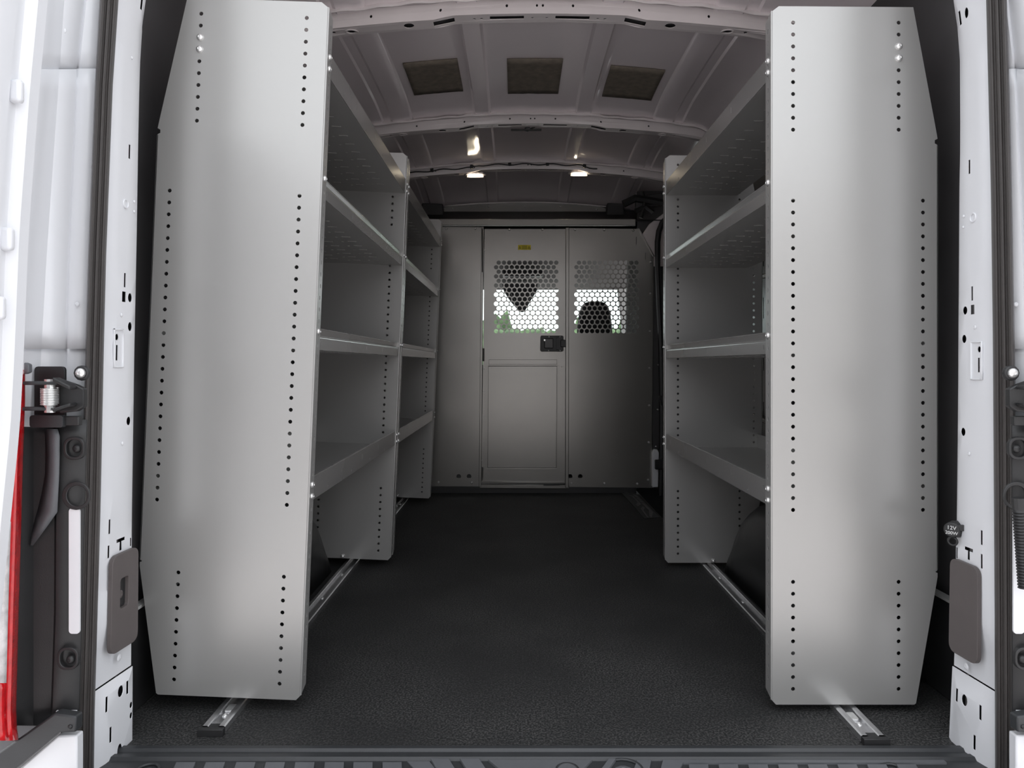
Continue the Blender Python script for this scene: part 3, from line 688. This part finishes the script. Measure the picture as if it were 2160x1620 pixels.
    m = MB(); m.plate(rrect(Ya, zb, Yb, zt, .016, 5), ho, lambda Y, z: (X(Y, z)-s*.009, Y, z), (s*.008, 0, 0)); pd = m.build('grip_pad', PADM, r, bevel=.0045, seg=3)
    if ho:
        m = MB(); m.plate(rrect(lerp(Ya, Yb, .26), lerp(zb, zt, .41), lerp(Ya, Yb, .66), lerp(zb, zt, .76), .006, 3), [], lambda Y, z: (X(Y, z)-s*.0015, Y, z), (s*.003, 0, 0)); m.build('pull_recess', BLACK, pd)
        m = MB(); c = uv(250, 1250); m.dome((X(*c)-s*.002, c[0], c[1]-.003), (-s, 0, 0), .008, .002); m.build('pull_button', PADM, pd, smooth=True)
    return X, uv, r
LX, Luv, Lp = pillar(-1, L_in, L_se, dict(
    holes=[(298, 8, 5, 26, 'r'), (272, 320, 4, 30, 'r'), (262, 591, 4, 30, 'r'), (260, 626, 8, 22, 'r'), (273, 628, 9, 20, 'o'), (273, 689, 9, 20, 'o'), (245, 711, 7, 14, 'o'), (245, 744, 4, 32, 'r'),
           (270, 888, 9, 19, 'o'), (230, 1111, 4, 30, 'r'), (253, 1148, 18, 26, 't'), (228, 1164, 4, 26, 'r'), (275, 1143, 3.5, 18, 'r'),
           (249, 1458, 11, 24, 'o'), (264, 1450, 4.5, 28, 'r'), (220, 1486, 4, 32, 'r'), (272, 1487, 6, 13, 'o'), (272, 1509, 6, 13, 'o'), (228, 1550, 4, 32, 'r'), (247, 1584, 10, 30, 'o')],
    dots=[(254, 664, .004), (256, 935, .004), (249, 1387, .007), (276, 122, .003), (281, 425, .003), (281, 446, .003)], ring=[(263, 430)], recess=(239, 695, 257, 774),
    pad=(227, 1170, 285, 1370), padz=(1166, 1370), pull=True), 'white left-hand rear door pillar with a grip pad and finger pull')
RX, Ruv, Rp = pillar(1, R_in, R_se, dict(
    holes=[(2026, 38, 5, 30, 'r'), (2040, 27, 9, 22, 'o'), (2046, 352, 4, 30, 'r'), (2052, 619, 4, 30, 'r'), (2053, 653, 8, 20, 'r'), (2037, 655, 10, 18, 'o'), (2035, 715, 10, 18, 'o'), (2067, 737, 7, 13, 'o'), (2066, 770, 4, 30, 'r'),
           (2033, 911, 10, 18, 'o'), (2072, 1134, 4, 30, 'r'), (2045, 1168, 18, 26, 't'), (2019, 1166, 3.5, 24, 'r'), (2072, 1184, 4, 30, 'r'),
           (2023, 1466, 4.5, 28, 'r'), (2040, 1477, 12, 24, 'o'), (2073, 1503, 4.5, 30, 'r'), (2061, 1566, 4.5, 30, 'r'), (2039, 1602, 12, 30, 'o')],
    dots=[(2059, 690, .004), (2047, 957, .004), (2041, 1406, .007), (2035, 456, .003), (2034, 479, .003)], ring=[(2055, 459)], recess=(2051, 721, 2073, 800),
    pad=(2009, 1190, 2073, 1395), padz=(1190, 1392), pull=False), 'white right-hand rear door pillar with a plain grip pad')

def seal(tin, tout, side, label):
    m = MB(); rows = []
    cs = []
    N = 26
    for k in range(N+1):
        t = k/N
        lob = .010*abs(math.sin(math.pi*(t*3.0+.0)))**.7 if t < .67 else .016*math.sin(math.pi*(t-.67)/.33)**.6
        cs.append((t, lob))
    for py in list(range(-420, 1700, 40)):
        row = []
        for t, lob in cs:
            Y = 1.292-.045*t-lob; px = lerp(tab(py, tin), tab(py, tout), t); row.append(P(px, py, Y))
        # close behind
        row += [P(tab(py, tout), py, 1.31), P(tab(py, tin), py, 1.33)]
        rows.append(row)
    m.grid(rows, closed=True)
    return tag(m.build('door_seal', RUBBER, smooth='all'), label, 'door seal', 'rear door seals')
seal(L_se, L_so, -1, 'ribbed dark rubber seal along the left rear door pillar')
seal(R_se, R_so, 1, 'ribbed dark rubber seal along the right rear door pillar')

# 12 V socket cap on the right pillar
c = Ruv(2019, 1116); sx = RX(*c)
pc = empty('power_socket', (sx, c[0], c[1])); tag(pc, 'black round 12V power socket cap sticking out of the right pillar above its grip pad', 'power socket')
MB().tube([(sx+.004, c[0], c[1]), (sx-.006, c[0], c[1]), (sx-.008, c[0], c[1])], [.0165, .0165, .014], 20).build('socket_ring', BLACK, pc, smooth=True)
ax = Vector((-.75, -.66, 0)).normalized()
c0 = Vector((sx-.006, c[0], c[1]))
cp = MB(); cp.tube([c0, c0+ax*.010, c0+ax*.012], [.0150, .0150, .0135], 24)
sdv = Vector((ax.y, -ax.x, 0)); 
cp.obox(c0+ax*.008-sdv*.0+Vector((0, 0, .004)), c0+ax*.008+sdv*-.021+Vector((0, 0, .007)), (0, 0, .012), ax*.005)
cap = cp.build('cap', BLACK, pc, bevel=.001)
MB().tube([c0+ax*.006+Vector((0, 0, -.014))+Vector((0, 0, -.009))+.008*(math.cos(a)*sdv+math.sin(a)*Vector((0, 0, 1))) for a in [k*math.pi/8 for k in range(17)]], .0022, 6, False).build('strap_loop', BLACK, pc, smooth='all')
def text(body, size, mtx, m, name, parent, ext=.0003):
    cu = bpy.data.curves.new(name, 'FONT'); cu.body = body; cu.size = size; cu.align_x = 'CENTER'; cu.align_y = 'CENTER'; cu.extrude = ext; cu.resolution_u = 4
    o = bpy.data.objects.new(name, cu); COL.objects.link(o); dg = bpy.context.evaluated_depsgraph_get(); dg.update()
    me = bpy.data.meshes.new_from_object(o.evaluated_get(dg)); bpy.data.objects.remove(o)
    me.transform(mtx); me.transform(Matrix.Translation(-world_off(parent))); me.materials.clear(); me.materials.append(m)
    ob = bpy.data.objects.new(name, me); COL.objects.link(ob); ob.parent = parent; return ob
up = Vector((0, 0, 1)); xr = up.cross(ax).normalized()
R3 = Matrix((xr, up, ax)).transposed().to_4x4()
text('12V', .0105, Matrix.Translation(c0+ax*.0124+up*.004) @ R3, WINK, 'lettering', cap)
text('200W', .0088, Matrix.Translation(c0+ax*.0124-up*.006) @ R3, WINK, 'lettering', cap)

# ------------------------------------------------------------------ sill scuff plate
sc = empty('sill_plate', (VC, 1.30, -.02)); tag(sc, 'dark grey plastic rear sill plate with slanted raised treads', 'sill plate')
xa, xb = -.80, .905
m = MB(); pr = [(1.384, .001), (1.378, .006), (1.368, .006), (1.364, .001), (1.356, .001), (1.352, .004), (1.342, .004), (1.338, -.002), (1.20, -.006), (1.05, -.012), (1.04, -.10)]
m.grid([[(x, Y, z) for Y, z in pr] for x in (xa, xb)]); m.build('plate', SILL, sc, smooth=True)
m = MB()
def sq(xl, xr_, y0_=1.325, y1_=1.07, sh=.0, r=.006):
    m.plate([(xl, y0_), (xr_, y0_), (xr_+sh, y1_), (xl+sh, y1_)], [], lambda u, v: (u, v, -.0055+.035*(v-1.2)*.8), (0, 0, .0055))
# treads
px2x = lambda px: (px-CX)*1.33/F
for pl in (375, 437, 501, 563, 625, 687, 747, 808): sq(px2x(pl), px2x(pl+40), sh=.05)
m.plate([(px2x(858), 1.334), (px2x(905), 1.334), (px2x(960), 1.25), (px2x(960), 1.07), (px2x(925), 1.07), (px2x(925), 1.25)], [], lambda u, v: (u, v, -.006), (0, 0, .006))
for a, b in ((908, 946), (970, 1010)): sq(px2x(a), px2x(b), 1.336, 1.07, .12)
m.plate([(px2x(1030), 1.336), (px2x(1250), 1.336), (px2x(1215), 1.29), (px2x(1100), 1.25)], [], lambda u, v: (u, v, -.004), (0, 0, .0055))
for a, b in ((1285, 1300),): sq(px2x(a), px2x(b), 1.336, 1.30, -.02)
m.plate([(px2x(1345), 1.336), (px2x(1375), 1.336), (px2x(1345), 1.25), (px2x(1310), 1.25)], [], lambda u, v: (u, v, -.004), (0, 0, .0055))
m.plate([(px2x(1400), 1.336), (px2x(1995), 1.336), (px2x(1995), 1.327), (px2x(1440), 1.327), (px2x(1400), 1.26), (px2x(1370), 1.26)], [], lambda u, v: (u, v, -.004), (0, 0, .0055))
for pl in range(1450, 1900, 62): sq(px2x(pl), px2x(pl+40), 1.318, 1.07, -.05)
m.build('treads', SILLT, sc)
for px, r_ in ((325, .02), (1195, .02), (1312, .035), (1870, .02)):
    p = (px2x(px), 1.305, -.004)
    MB().tube([Vector(p)+Vector((r_*math.cos(a), r_*math.sin(a), .004)) for a in [k*math.pi/10 for k in range(21)]], .003, 6, False).build('boss_ring', SILL, sc, smooth='all')
    MB().dome((p[0], p[1], p[2]), (0, 0, 1), r_*.55, .005).build('screw_cap', SILLT, sc, smooth=True)

# ------------------------------------------------------------------ outside of the rear pillars: body channel, hinges, lamps
def body_side(s):
    T = (lambda px: px) if s < 0 else (lambda px: 2306-px)
    # body channel, white, above the hinge: two facets with a stepped joint
    nm = 'left' if s < 0 else 'right'
    r = empty('body_channel', P(T(120), 700, 1.26)); tag(r, 'white painted body channel outside the '+nm+' rear door seal', 'body panel', 'white body channels')
    def strip(py0, py1, dy, name):
        m = MB(); rw = []
        for py in [lerp(py0, py1, k/14) for k in range(15)]:
            so = tab(py, L_so) if s < 0 else 2306-tab(py, R_so)
            cr = tab(py, [(-60, 185), (150, 163), (540, 145), (740, 140), (1620, 120)])
            base = tab(py, [(-60, 105), (150, 97), (540, 62), (740, 45), (1620, 0)])
            rw.append([P(T(base-70), py, 1.12+dy), P(T(base), py, 1.19+dy), P(T((base+cr)/2-8), py, 1.235+dy), P(T(cr-6), py, 1.262+dy), P(T(cr), py, 1.268+dy), P(T(cr+6), py, 1.266+dy), P(T(so+8), py, 1.275+dy)])
        m.grid(rw); return m.build(name, WHITE, r, smooth=True, solid=.006)
    strip(-400, 148, .006, 'upper_panel'); strip(146, 736, 0, 'channel_panel'); strip(735, 900, .010, 'lower_panel')
    MB().dome(P(T(134), 65, 1.245), (0, -1, 0), .005, .002).build('dimple', WHITE, r, smooth=True)
    MB().dome(P(T(163), 642, 1.262), (0, -1, 0), .004, .002).build('dimple', WHITE, r, smooth=True)
    # black lower trim
    t_ = empty('corner_trim', P(T(100), 1200, 1.24)); tag(t_, 'black plastic '+nm+' rear corner trim below the door hinge', 'corner trim', 'black corner trims')
    m = MB(); rw = []
    for py in [lerp(885, 1530, k/16) for k in range(17)]:
        so = tab(py, L_so) if s < 0 else 2306-tab(py, R_so)
        rw.append([P(T(-40), py, 1.16), P(T(30), py, 1.20), P(T(70), py, 1.235), P(T(tab(py, [(885, 118), (1300, 116), (1530, 108)])), py, 1.245), P(T(tab(py, [(885, 122), (1300, 120), (1530, 112)])), py, 1.234), P(T(so+8), py, 1.238)])
    m.grid(rw); m.build('trim_panel', BLACK, t_, smooth=True, solid=.004)
    m = MB(); rw = []
    for py, xa_, xb_ in ((905, 95, 122), (920, 97, 126), (960, 98, 126), (1000, 97, 125), (1040, 90, 123), (1080, 80, 121), (1110, 70, 100), (1150, 64, 70)):
        rw.append([P(T(xa_), py, 1.236), P(T((xa_+xb_)/2), py, 1.222), P(T(xb_), py, 1.225)])
    m.grid(rw); m.build('curved_rib', SILLT, t_, smooth='all', solid=.003)
    m = MB(); m.plate(rrect(145, 1072, 168, 1337, 7, 4), [], lambda u, v: tuple(P(T(u), v, 1.226)), (0, .003, 0)); m.build('body_slot', WHITE, t_)
    MB().plate(circ(160, 1046, 30, 20), [circ(162, 1046, 22, 20)], lambda u, v: tuple(P(T(u), v, 1.224)), (0, .004, 0)).build('recess_rim', BLACK, t_, bevel=.001)
    for px, py in ((163, 946), (150, 1390)):
        MB().plate(rrect(px-30, py-24, px+14, py+24, 18, 5), [rrect(px-24, py-18, px+9, py+18, 14, 5)], lambda u, v: tuple(P(T(u), v, 1.222)), (0, .008, 0)).build('recess_rim', BLACK, t_, bevel=.001)
        MB().dome(P(T(px), py, 1.228), (0, -1, 0), .0075, .006).build('screw', ZINC if False else BLACK, t_, smooth=True)
    MB().dome(P(T(148), 1533, 1.20), (0, -1, 0), .004, .003).build('screw', BLACK, t_, smooth=True)
    MB().plate(rect(118, 1500, 160, 1512), [], lambda u, v: tuple(P(T(u), v, 1.222)), (0, .004, 0)).build('body_gap', WHITE, t_)
    # slanted bottom piece and the white bumper corner beneath
    MB().plate([(-20, 1600), (115, 1505), (160, 1512), (160, 1545), (125, 1546), (30, 1625), (-20, 1650)], [], lambda u, v: tuple(P(T(u), v, 1.20)), (0, .02, 0)).build('lower_strip', SILL, t_, bevel=.003)
    b_ = MB(); b_.plate([(25, 1635), (122, 1552), (162, 1552), (162, 1760), (25, 1760)], [], lambda u, v: tuple(P(T(u), v, 1.215)), (0, .02, 0))
    tag(b_.build('bumper_corner', WHITE, bevel=.003), 'white bumper corner under the black '+nm+' rear trim', 'bumper', 'white bumper corners')
    # hinge / check arm
    h = MB().plate(rrect(72, 773, 136, 900, 8), [], lambda u, v: tuple(P(T(u), v, 1.222)), (0, .006, 0)).build('door_hinge', BLACK, r, bevel=.002)
    def hb(pts, Y, t, name, mt=BLACK, bv=.002): MB().plate(pts, [], lambda u, v: tuple(P(T(u), v, Y)), (0, t, 0)).build(name, mt, h, bevel=bv)
    hb([(125, 800), (160, 812), (176, 820), (176, 858), (160, 868), (125, 872)], 1.195, .012, 'knuckle')
    hb(rrect(62, 876, 132, 902, 6), 1.20, .012, 'lower_plate', SILL)
    hb([(130, 878), (166, 878), (166, 898), (130, 898)], 1.205, .012, 'foot')
    hb([(50, 764), (60, 768), (60, 786), (50, 790)], 1.17, .01, 'stop_tab', SILLT)
    MB().plate(circ(170, 787, 16), [circ(170, 787, 8)], lambda u, v: tuple(P(T(u), v, 1.205)), (0, .01, 0)).build('eyelet', BLACK, h, bevel=.002)
    MB().dome(P(T(170), 787, 1.205), (0, -1, 0), .0085, .006).build('bolt', ZINC, h, smooth=True)
    MB().obox(P(T(42), 808, 1.175), P(T(128), 808, 1.19), (0, 0, .006), (0, .02, 0)).build('arm', SILL, h, bevel=.002)
    MB().obox(P(T(42), 862, 1.175), P(T(118), 862, 1.19), (0, 0, .006), (0, .02, 0)).build('arm', SILL, h, bevel=.002)
    MB().obox(P(T(118), 800, 1.18), P(T(155), 818, 1.185), (0, 0, .007), (0, .02, 0)).build('link', BLACK, h, bevel=.002)
    MB().obox(P(T(118), 865, 1.18), P(T(155), 853, 1.185), (0, 0, .006), (0, .02, 0)).build('link', BLACK, h, bevel=.002)
    cpt = []
    for k in range(10*12+1):
        a = 2*math.pi*k/12; c_ = P(T(105), lerp(818, 854, k/120), 1.185); cpt.append(c_+Vector((.0125*math.cos(a), .0125*math.sin(a), 0)))
    MB().tube(cpt, .0013, 6).build('coil_spring', ZINC, h, smooth='all')
    MB().tube([P(T(105), 800, 1.185), P(T(105), 870, 1.185)], .008, 10).build('pin', ZINC, h, smooth=True)
    return r
body_side(-1)
body_side(1)
# corrugated hose at the far right edge
m = MB(); pts = []; rs = []
for k in range(60):
    t = k/59; px = 2147+14*t*t+4*math.sin(t*3); py = lerp(1050, 1240, t); pts.append(P(px, py, 1.20)); rs.append(.0085+.0022*(k % 2) if t > .15 else .0095)
tag(m.tube(pts, rs, 10).build('wiring_hose', BLACK, smooth=True), 'black corrugated wiring hose at the right edge below the hinge', 'hose')
# tail lamp on the left
tlm = empty('tail_lamp', P(20, 1200, 1.15)); tag(tlm, 'red tail lamp seen edge-on at the far left', 'tail lamp')
m = MB(); rw = []
edgeR = [(850, 50), (950, 46), (1100, 42), (1300, 36), (1500, 31), (1545, 33), (1562, 36)]
for py in [lerp(780, 1562, k/24) for k in range(25)]:
    e = tab(py, edgeR); rw.append([P(e, py, 1.21), P(e-2, py, 1.175), P(e-12, py, 1.155), P(e-22, py, 1.15)])
m.grid(rw); m.build('red_lens', RED, tlm, smooth=True, solid=.006)
m = MB(); rw = []
for py in [lerp(1100, 1440, k/14) for k in range(15)]:
    e = tab(py, edgeR); rw.append([P(e-21, py, 1.148), P(e-30, py, 1.142), P(e-60, py, 1.13)])
m.grid(rw); m.build('clear_lens', CLEAR, tlm, smooth=True, solid=.005)
m = MB(); rw = []
for py in [lerp(1440, 1562, k/8) for k in range(9)]:
    e = tab(py, edgeR); rw.append([P(e-21, py, 1.148), P(e-30, py, 1.142), P(e-60, py, 1.13)])
m.grid(rw); m.build('red_lens', RED, tlm, smooth=True, solid=.005)

# ------------------------------------------------------------------ the open left rear door
edgeD = [(-80, 108), (0, 101), (200, 82), (500, 60), (750, 50), (900, 42), (1100, 22), (1300, 2), (1600, -25)]
rd = empty('rear_door', P(50, 760, .8)); tag(rd, 'white left rear door swung open, its inner edge at the far left', 'door')
def dX(py, Y=1.08): return P(tab(py, edgeD), py, Y)
m = MB(); rw = []
pys = [lerp(-80, 1600, k/28) for k in range(29)]
for py in pys:
    e = dX(py)
    rw.append([(e.x-.07, 1.085, e.z), (e.x-.004, 1.085, e.z), (e.x, 1.080, e.z), (e.x, 1.060, e.z), (e.x-.004, 1.055, e.z), (e.x-.012, 1.050, e.z), (e.x-.012, 1.035, e.z), (e.x-.006, 1.028, e.z), (e.x-.006, .98, e.z), (e.x-.012, .96, e.z), (e.x-.012, .50, e.z), (e.x-.07, .50, e.z)])
m.grid(rw, closed=True); m.f.append(tuple(range(12))[::-1]); m.f.append(tuple(range(28*12, 29*12))); m.build('door_shell', WHITE, rd, smooth=True)
for px, py in ((50, 195), (30, 505), (12, 650)):
    e = dX(py); Yq = (e.x+.001)*F/(px-CX)
    z = H-(py-CY)*Yq/F
    MB().box((e.x-.016, Yq-.010, z-.017), (e.x+.002, Yq+.003, z+.017)).build('rubber_stop', WHITE, rd, bevel=.005, seg=3)

# ------------------------------------------------------------------ cab beyond the bulkhead
m = MB(); rw = [[(x, Y, z) for x in (-.86, -.4, .07, .5, 1.0)] for Y, z in ((4.30, 1.50), (4.6, 1.505), (5.2, 1.50), (5.6, 1.44), (5.9, 1.375))]
m.grid(rw); tag(m.build('headliner', HEADL, smooth=True, solid=.03), 'grey cab headliner beyond the bulkhead', 'headliner')
m = MB(); m.box((-.86, 5.25, .0), (1.0, 5.9, .74)); tag(m.build('dashboard', DARKG, bevel=.06, seg=4), 'dark dashboard beyond the bulkhead', 'dashboard')
for nm, X, s in (('door_2', -.90, -1), ('door_3', 1.02, 1)):
    m = MB(); m.box((X-.03, 4.17, -.3), (X+.03, 5.9, .78)); m.box((X-.03, 4.17, .78), (X+.03, 4.75, 1.6)); m.box((X-.03, 4.75, 1.42), (X+.03, 5.9, 1.6))
    tag(m.build(nm, CABP, bevel=.01), 'cab door beyond the bulkhead', None, None, 'structure')
ws = MB(); ws.plate([(-.86, .72), (1.0, .72), (.86, 1.385), (-.72, 1.385)], [], lambda u, v: (u, 6.3-(v-.72)*.62, v), (0, .004, 0))
tag(ws.build('window_1', GLASS), 'windscreen beyond the bulkhead', None, None, 'structure')
for i, (a, b) in enumerate((((-.86, 6.3, .72), (-.72, 5.88, 1.40)), ((1.0, 6.3, .72), (.86, 5.88, 1.40)))):
    tag(MB().obox(a, b, (.07, 0, 0), (0, .05, .02)).build('trim_%d' % (8+i), CABP, bevel=.01), None, None, None, 'structure')
gp = MB(); gp.obox(P(1336, 706, 4.75), P(1340, 530, 4.75), (.11, 0, 0), (0, .05, 0)); tag(gp.build('seat_belt_pillar', CABP, bevel=.01), 'pale cab pillar seen through the right perforated window', 'pillar')
# seat with headrest
st = empty('passenger_seat', (.47, 4.62, 0)); tag(st, 'dark seat back seen through the right perforated window', 'seat')
def sprof(rows, Y, t): 
    m = MB(); m.grid([[(x0, Y, z), (x0+.02, Y-t/2, z), ((x0+x1)/2, Y-t*.6, z), (x1-.02, Y-t/2, z), (x1, Y, z), (x1-.02, Y+t/2, z), ((x0+x1)/2, Y+t*.6, z), (x0+.02, Y+t/2, z)] for x0, x1, z in rows], closed=True)
    m.f.append(tuple(range(8))[::-1]); m.f.append(tuple(range(len(m.v)-8, len(m.v)))); return m
sprof([(.18, .74, .45), (.20, .74, .75), (.22, .72, .88), (.28, .66, .925)], 4.62, .13).build('backrest', DARKG, st, smooth='all')
sprof([(.39, .618, .945), (.392, .616, 1.00), (.402, .606, 1.07), (.418, .592, 1.12), (.44, .57, 1.142), (.46, .55, 1.147)], 4.60, .10).build('headrest', DARKG, st, smooth='all')
for x in (.46, .55): MB().tube([(x, 4.61, .90), (x, 4.61, .96)], .007).build('headrest_post', ZINC, st, smooth=True)
sprof([(.18, .74, .25), (.18, .74, .40), (.20, .72, .45)], 4.95, .5).build('seat_cushion', DARKG, st, smooth='all')
MB().box((.26, 4.75, 0), (.66, 5.12, .27)).build('seat_base', BLACK, st, bevel=.01)
# mirror and sensor housing hanging from the windscreen header
mh = empty('mirror_housing', P(1101, 620, 5.6)); tag(mh, 'dark V-shaped mirror and sensor housing seen through the door grille', 'mirror')
MB().plate([(1058, 596), (1134, 596), (1133, 612), (1118, 636), (1107, 656), (1100, 658), (1092, 652), (1076, 634), (1063, 614)], [], lambda u, v: tuple(P(u, v, 5.62)), (0, .09, 0)).build('housing', DARKG, mh, bevel=.01)
MB().plate([(1075, 616), (1126, 616), (1112, 640), (1090, 640)], [], lambda u, v: tuple(P(u, v, 5.59)), (0, .03, 0)).build('mirror', BLACK, mh, bevel=.004)
MB().obox(P(1060, 577, 5.3), P(1145, 577, 5.3), (0, 0, .05), (0, .12, 0)).build('overhead_console', BLACK, mh, bevel=.01)

# ------------------------------------------------------------------ outside world
g = MB().box((-40, -30, -.70), (40, 60, -.68)); tag(g.build('ground', PAVE), 'pale paving outside the van', None, None, 'structure')
def bush(x, y, w_, h_, label, name='hedge_bush'):
    r = empty(name, (x, y, -.68)); tag(r, label, 'bush', 'green bushes beyond the windscreen')
    bm = bmesh.new(); bmesh.ops.create_icosphere(bm, subdivisions=4, radius=1)
    for v in bm.verts:
        n_ = noise.fractal(v.co*2.2+Vector((x, y, 0)), 1, 2, 5); v.co *= 1+.28*n_
        v.co = Vector((v.co.x*w_, v.co.y*w_*.7, max(-.5, v.co.z)*h_*.62+h_*.45))
    me = bpy.data.meshes.new('foliage'); bm.to_mesh(me); bm.free(); me.materials.append(LEAF)
    o = bpy.data.objects.new('foliage', me); COL.objects.link(o); o.parent = r
    MB().tube([(x, y, -.68), (x, y, -.68+h_*.4)], .08).build('trunk', BARK, r)
for x, w_, h_, lb in ((-.55, .58, 2.55, 'tall green bush on the left beyond the windscreen'), (1.85, .46, 2.5, 'green bush beyond the windscreen, left of the seat headrest'), (2.95, .50, 2.6, 'green bush beyond the windscreen, right of the seat headrest'), (4.3, .6, 2.4, 'green bush at the far right beyond the windscreen')):
    bush(x, 18+random.random(), w_, h_, lb)
hg = bmesh.new(); bmesh.ops.create_grid(hg, x_segments=90, y_segments=6, size=1)
for v in hg.verts:
    X_, Y_ = v.co.x, v.co.y; e_ = 1-abs(Y_)**3; n_ = noise.fractal(Vector((X_*30, Y_*4, 2)), 1, 2, 5)
    v.co = Vector((1.6+4.2*X_, 16.2+.4*Y_+.1*n_, -.68+(2.22+.10*n_)*max(.0, e_)))
me = bpy.data.meshes.new('clipped_hedge'); hg.to_mesh(me); hg.free(); me.materials.append(LEAF); me.shade_smooth()
o = bpy.data.objects.new('clipped_hedge', me); COL.objects.link(o); tag(o, 'low clipped green hedge running across beyond the windscreen', 'hedge')
hs = empty('house', (-1, 34, -.68)); tag(hs, 'pale low building far beyond the windscreen', 'building')
m = MB().box((-9, 33, -.68), (7, 39, 1.5)); m.build('wall', STUCCO, hs)
m = MB(); m.add([(-9.5, 32.5, 1.5), (7.5, 32.5, 1.5), (7.5, 39.5, 1.5), (-9.5, 39.5, 1.5), (-7, 36, 2.4), (5, 36, 2.4)], [(0, 1, 5, 4), (2, 3, 4, 5), (1, 2, 5), (3, 0, 4), (0, 3, 2, 1)]); m.build('roof', TILE, hs)
for x in (-7, -4, -1, 2, 5): MB().box((x-.5, 32.95, .0), (x+.5, 33.02, 1.1)).build('window', GLASSD, hs)

# unseen wall added behind the camera to darken what the deep interior sees
m = MB().box((-16, -6.3, -.68), (16, -6, 3.0)); tag(m.build('wall_sky_blocker', mat('sky_blocker_pale', (.46, .44, .425), .85, 0, .3, 30, .15, 6)), 'added unseen pale wall behind the camera, blocking low sky light', None, None, 'structure')
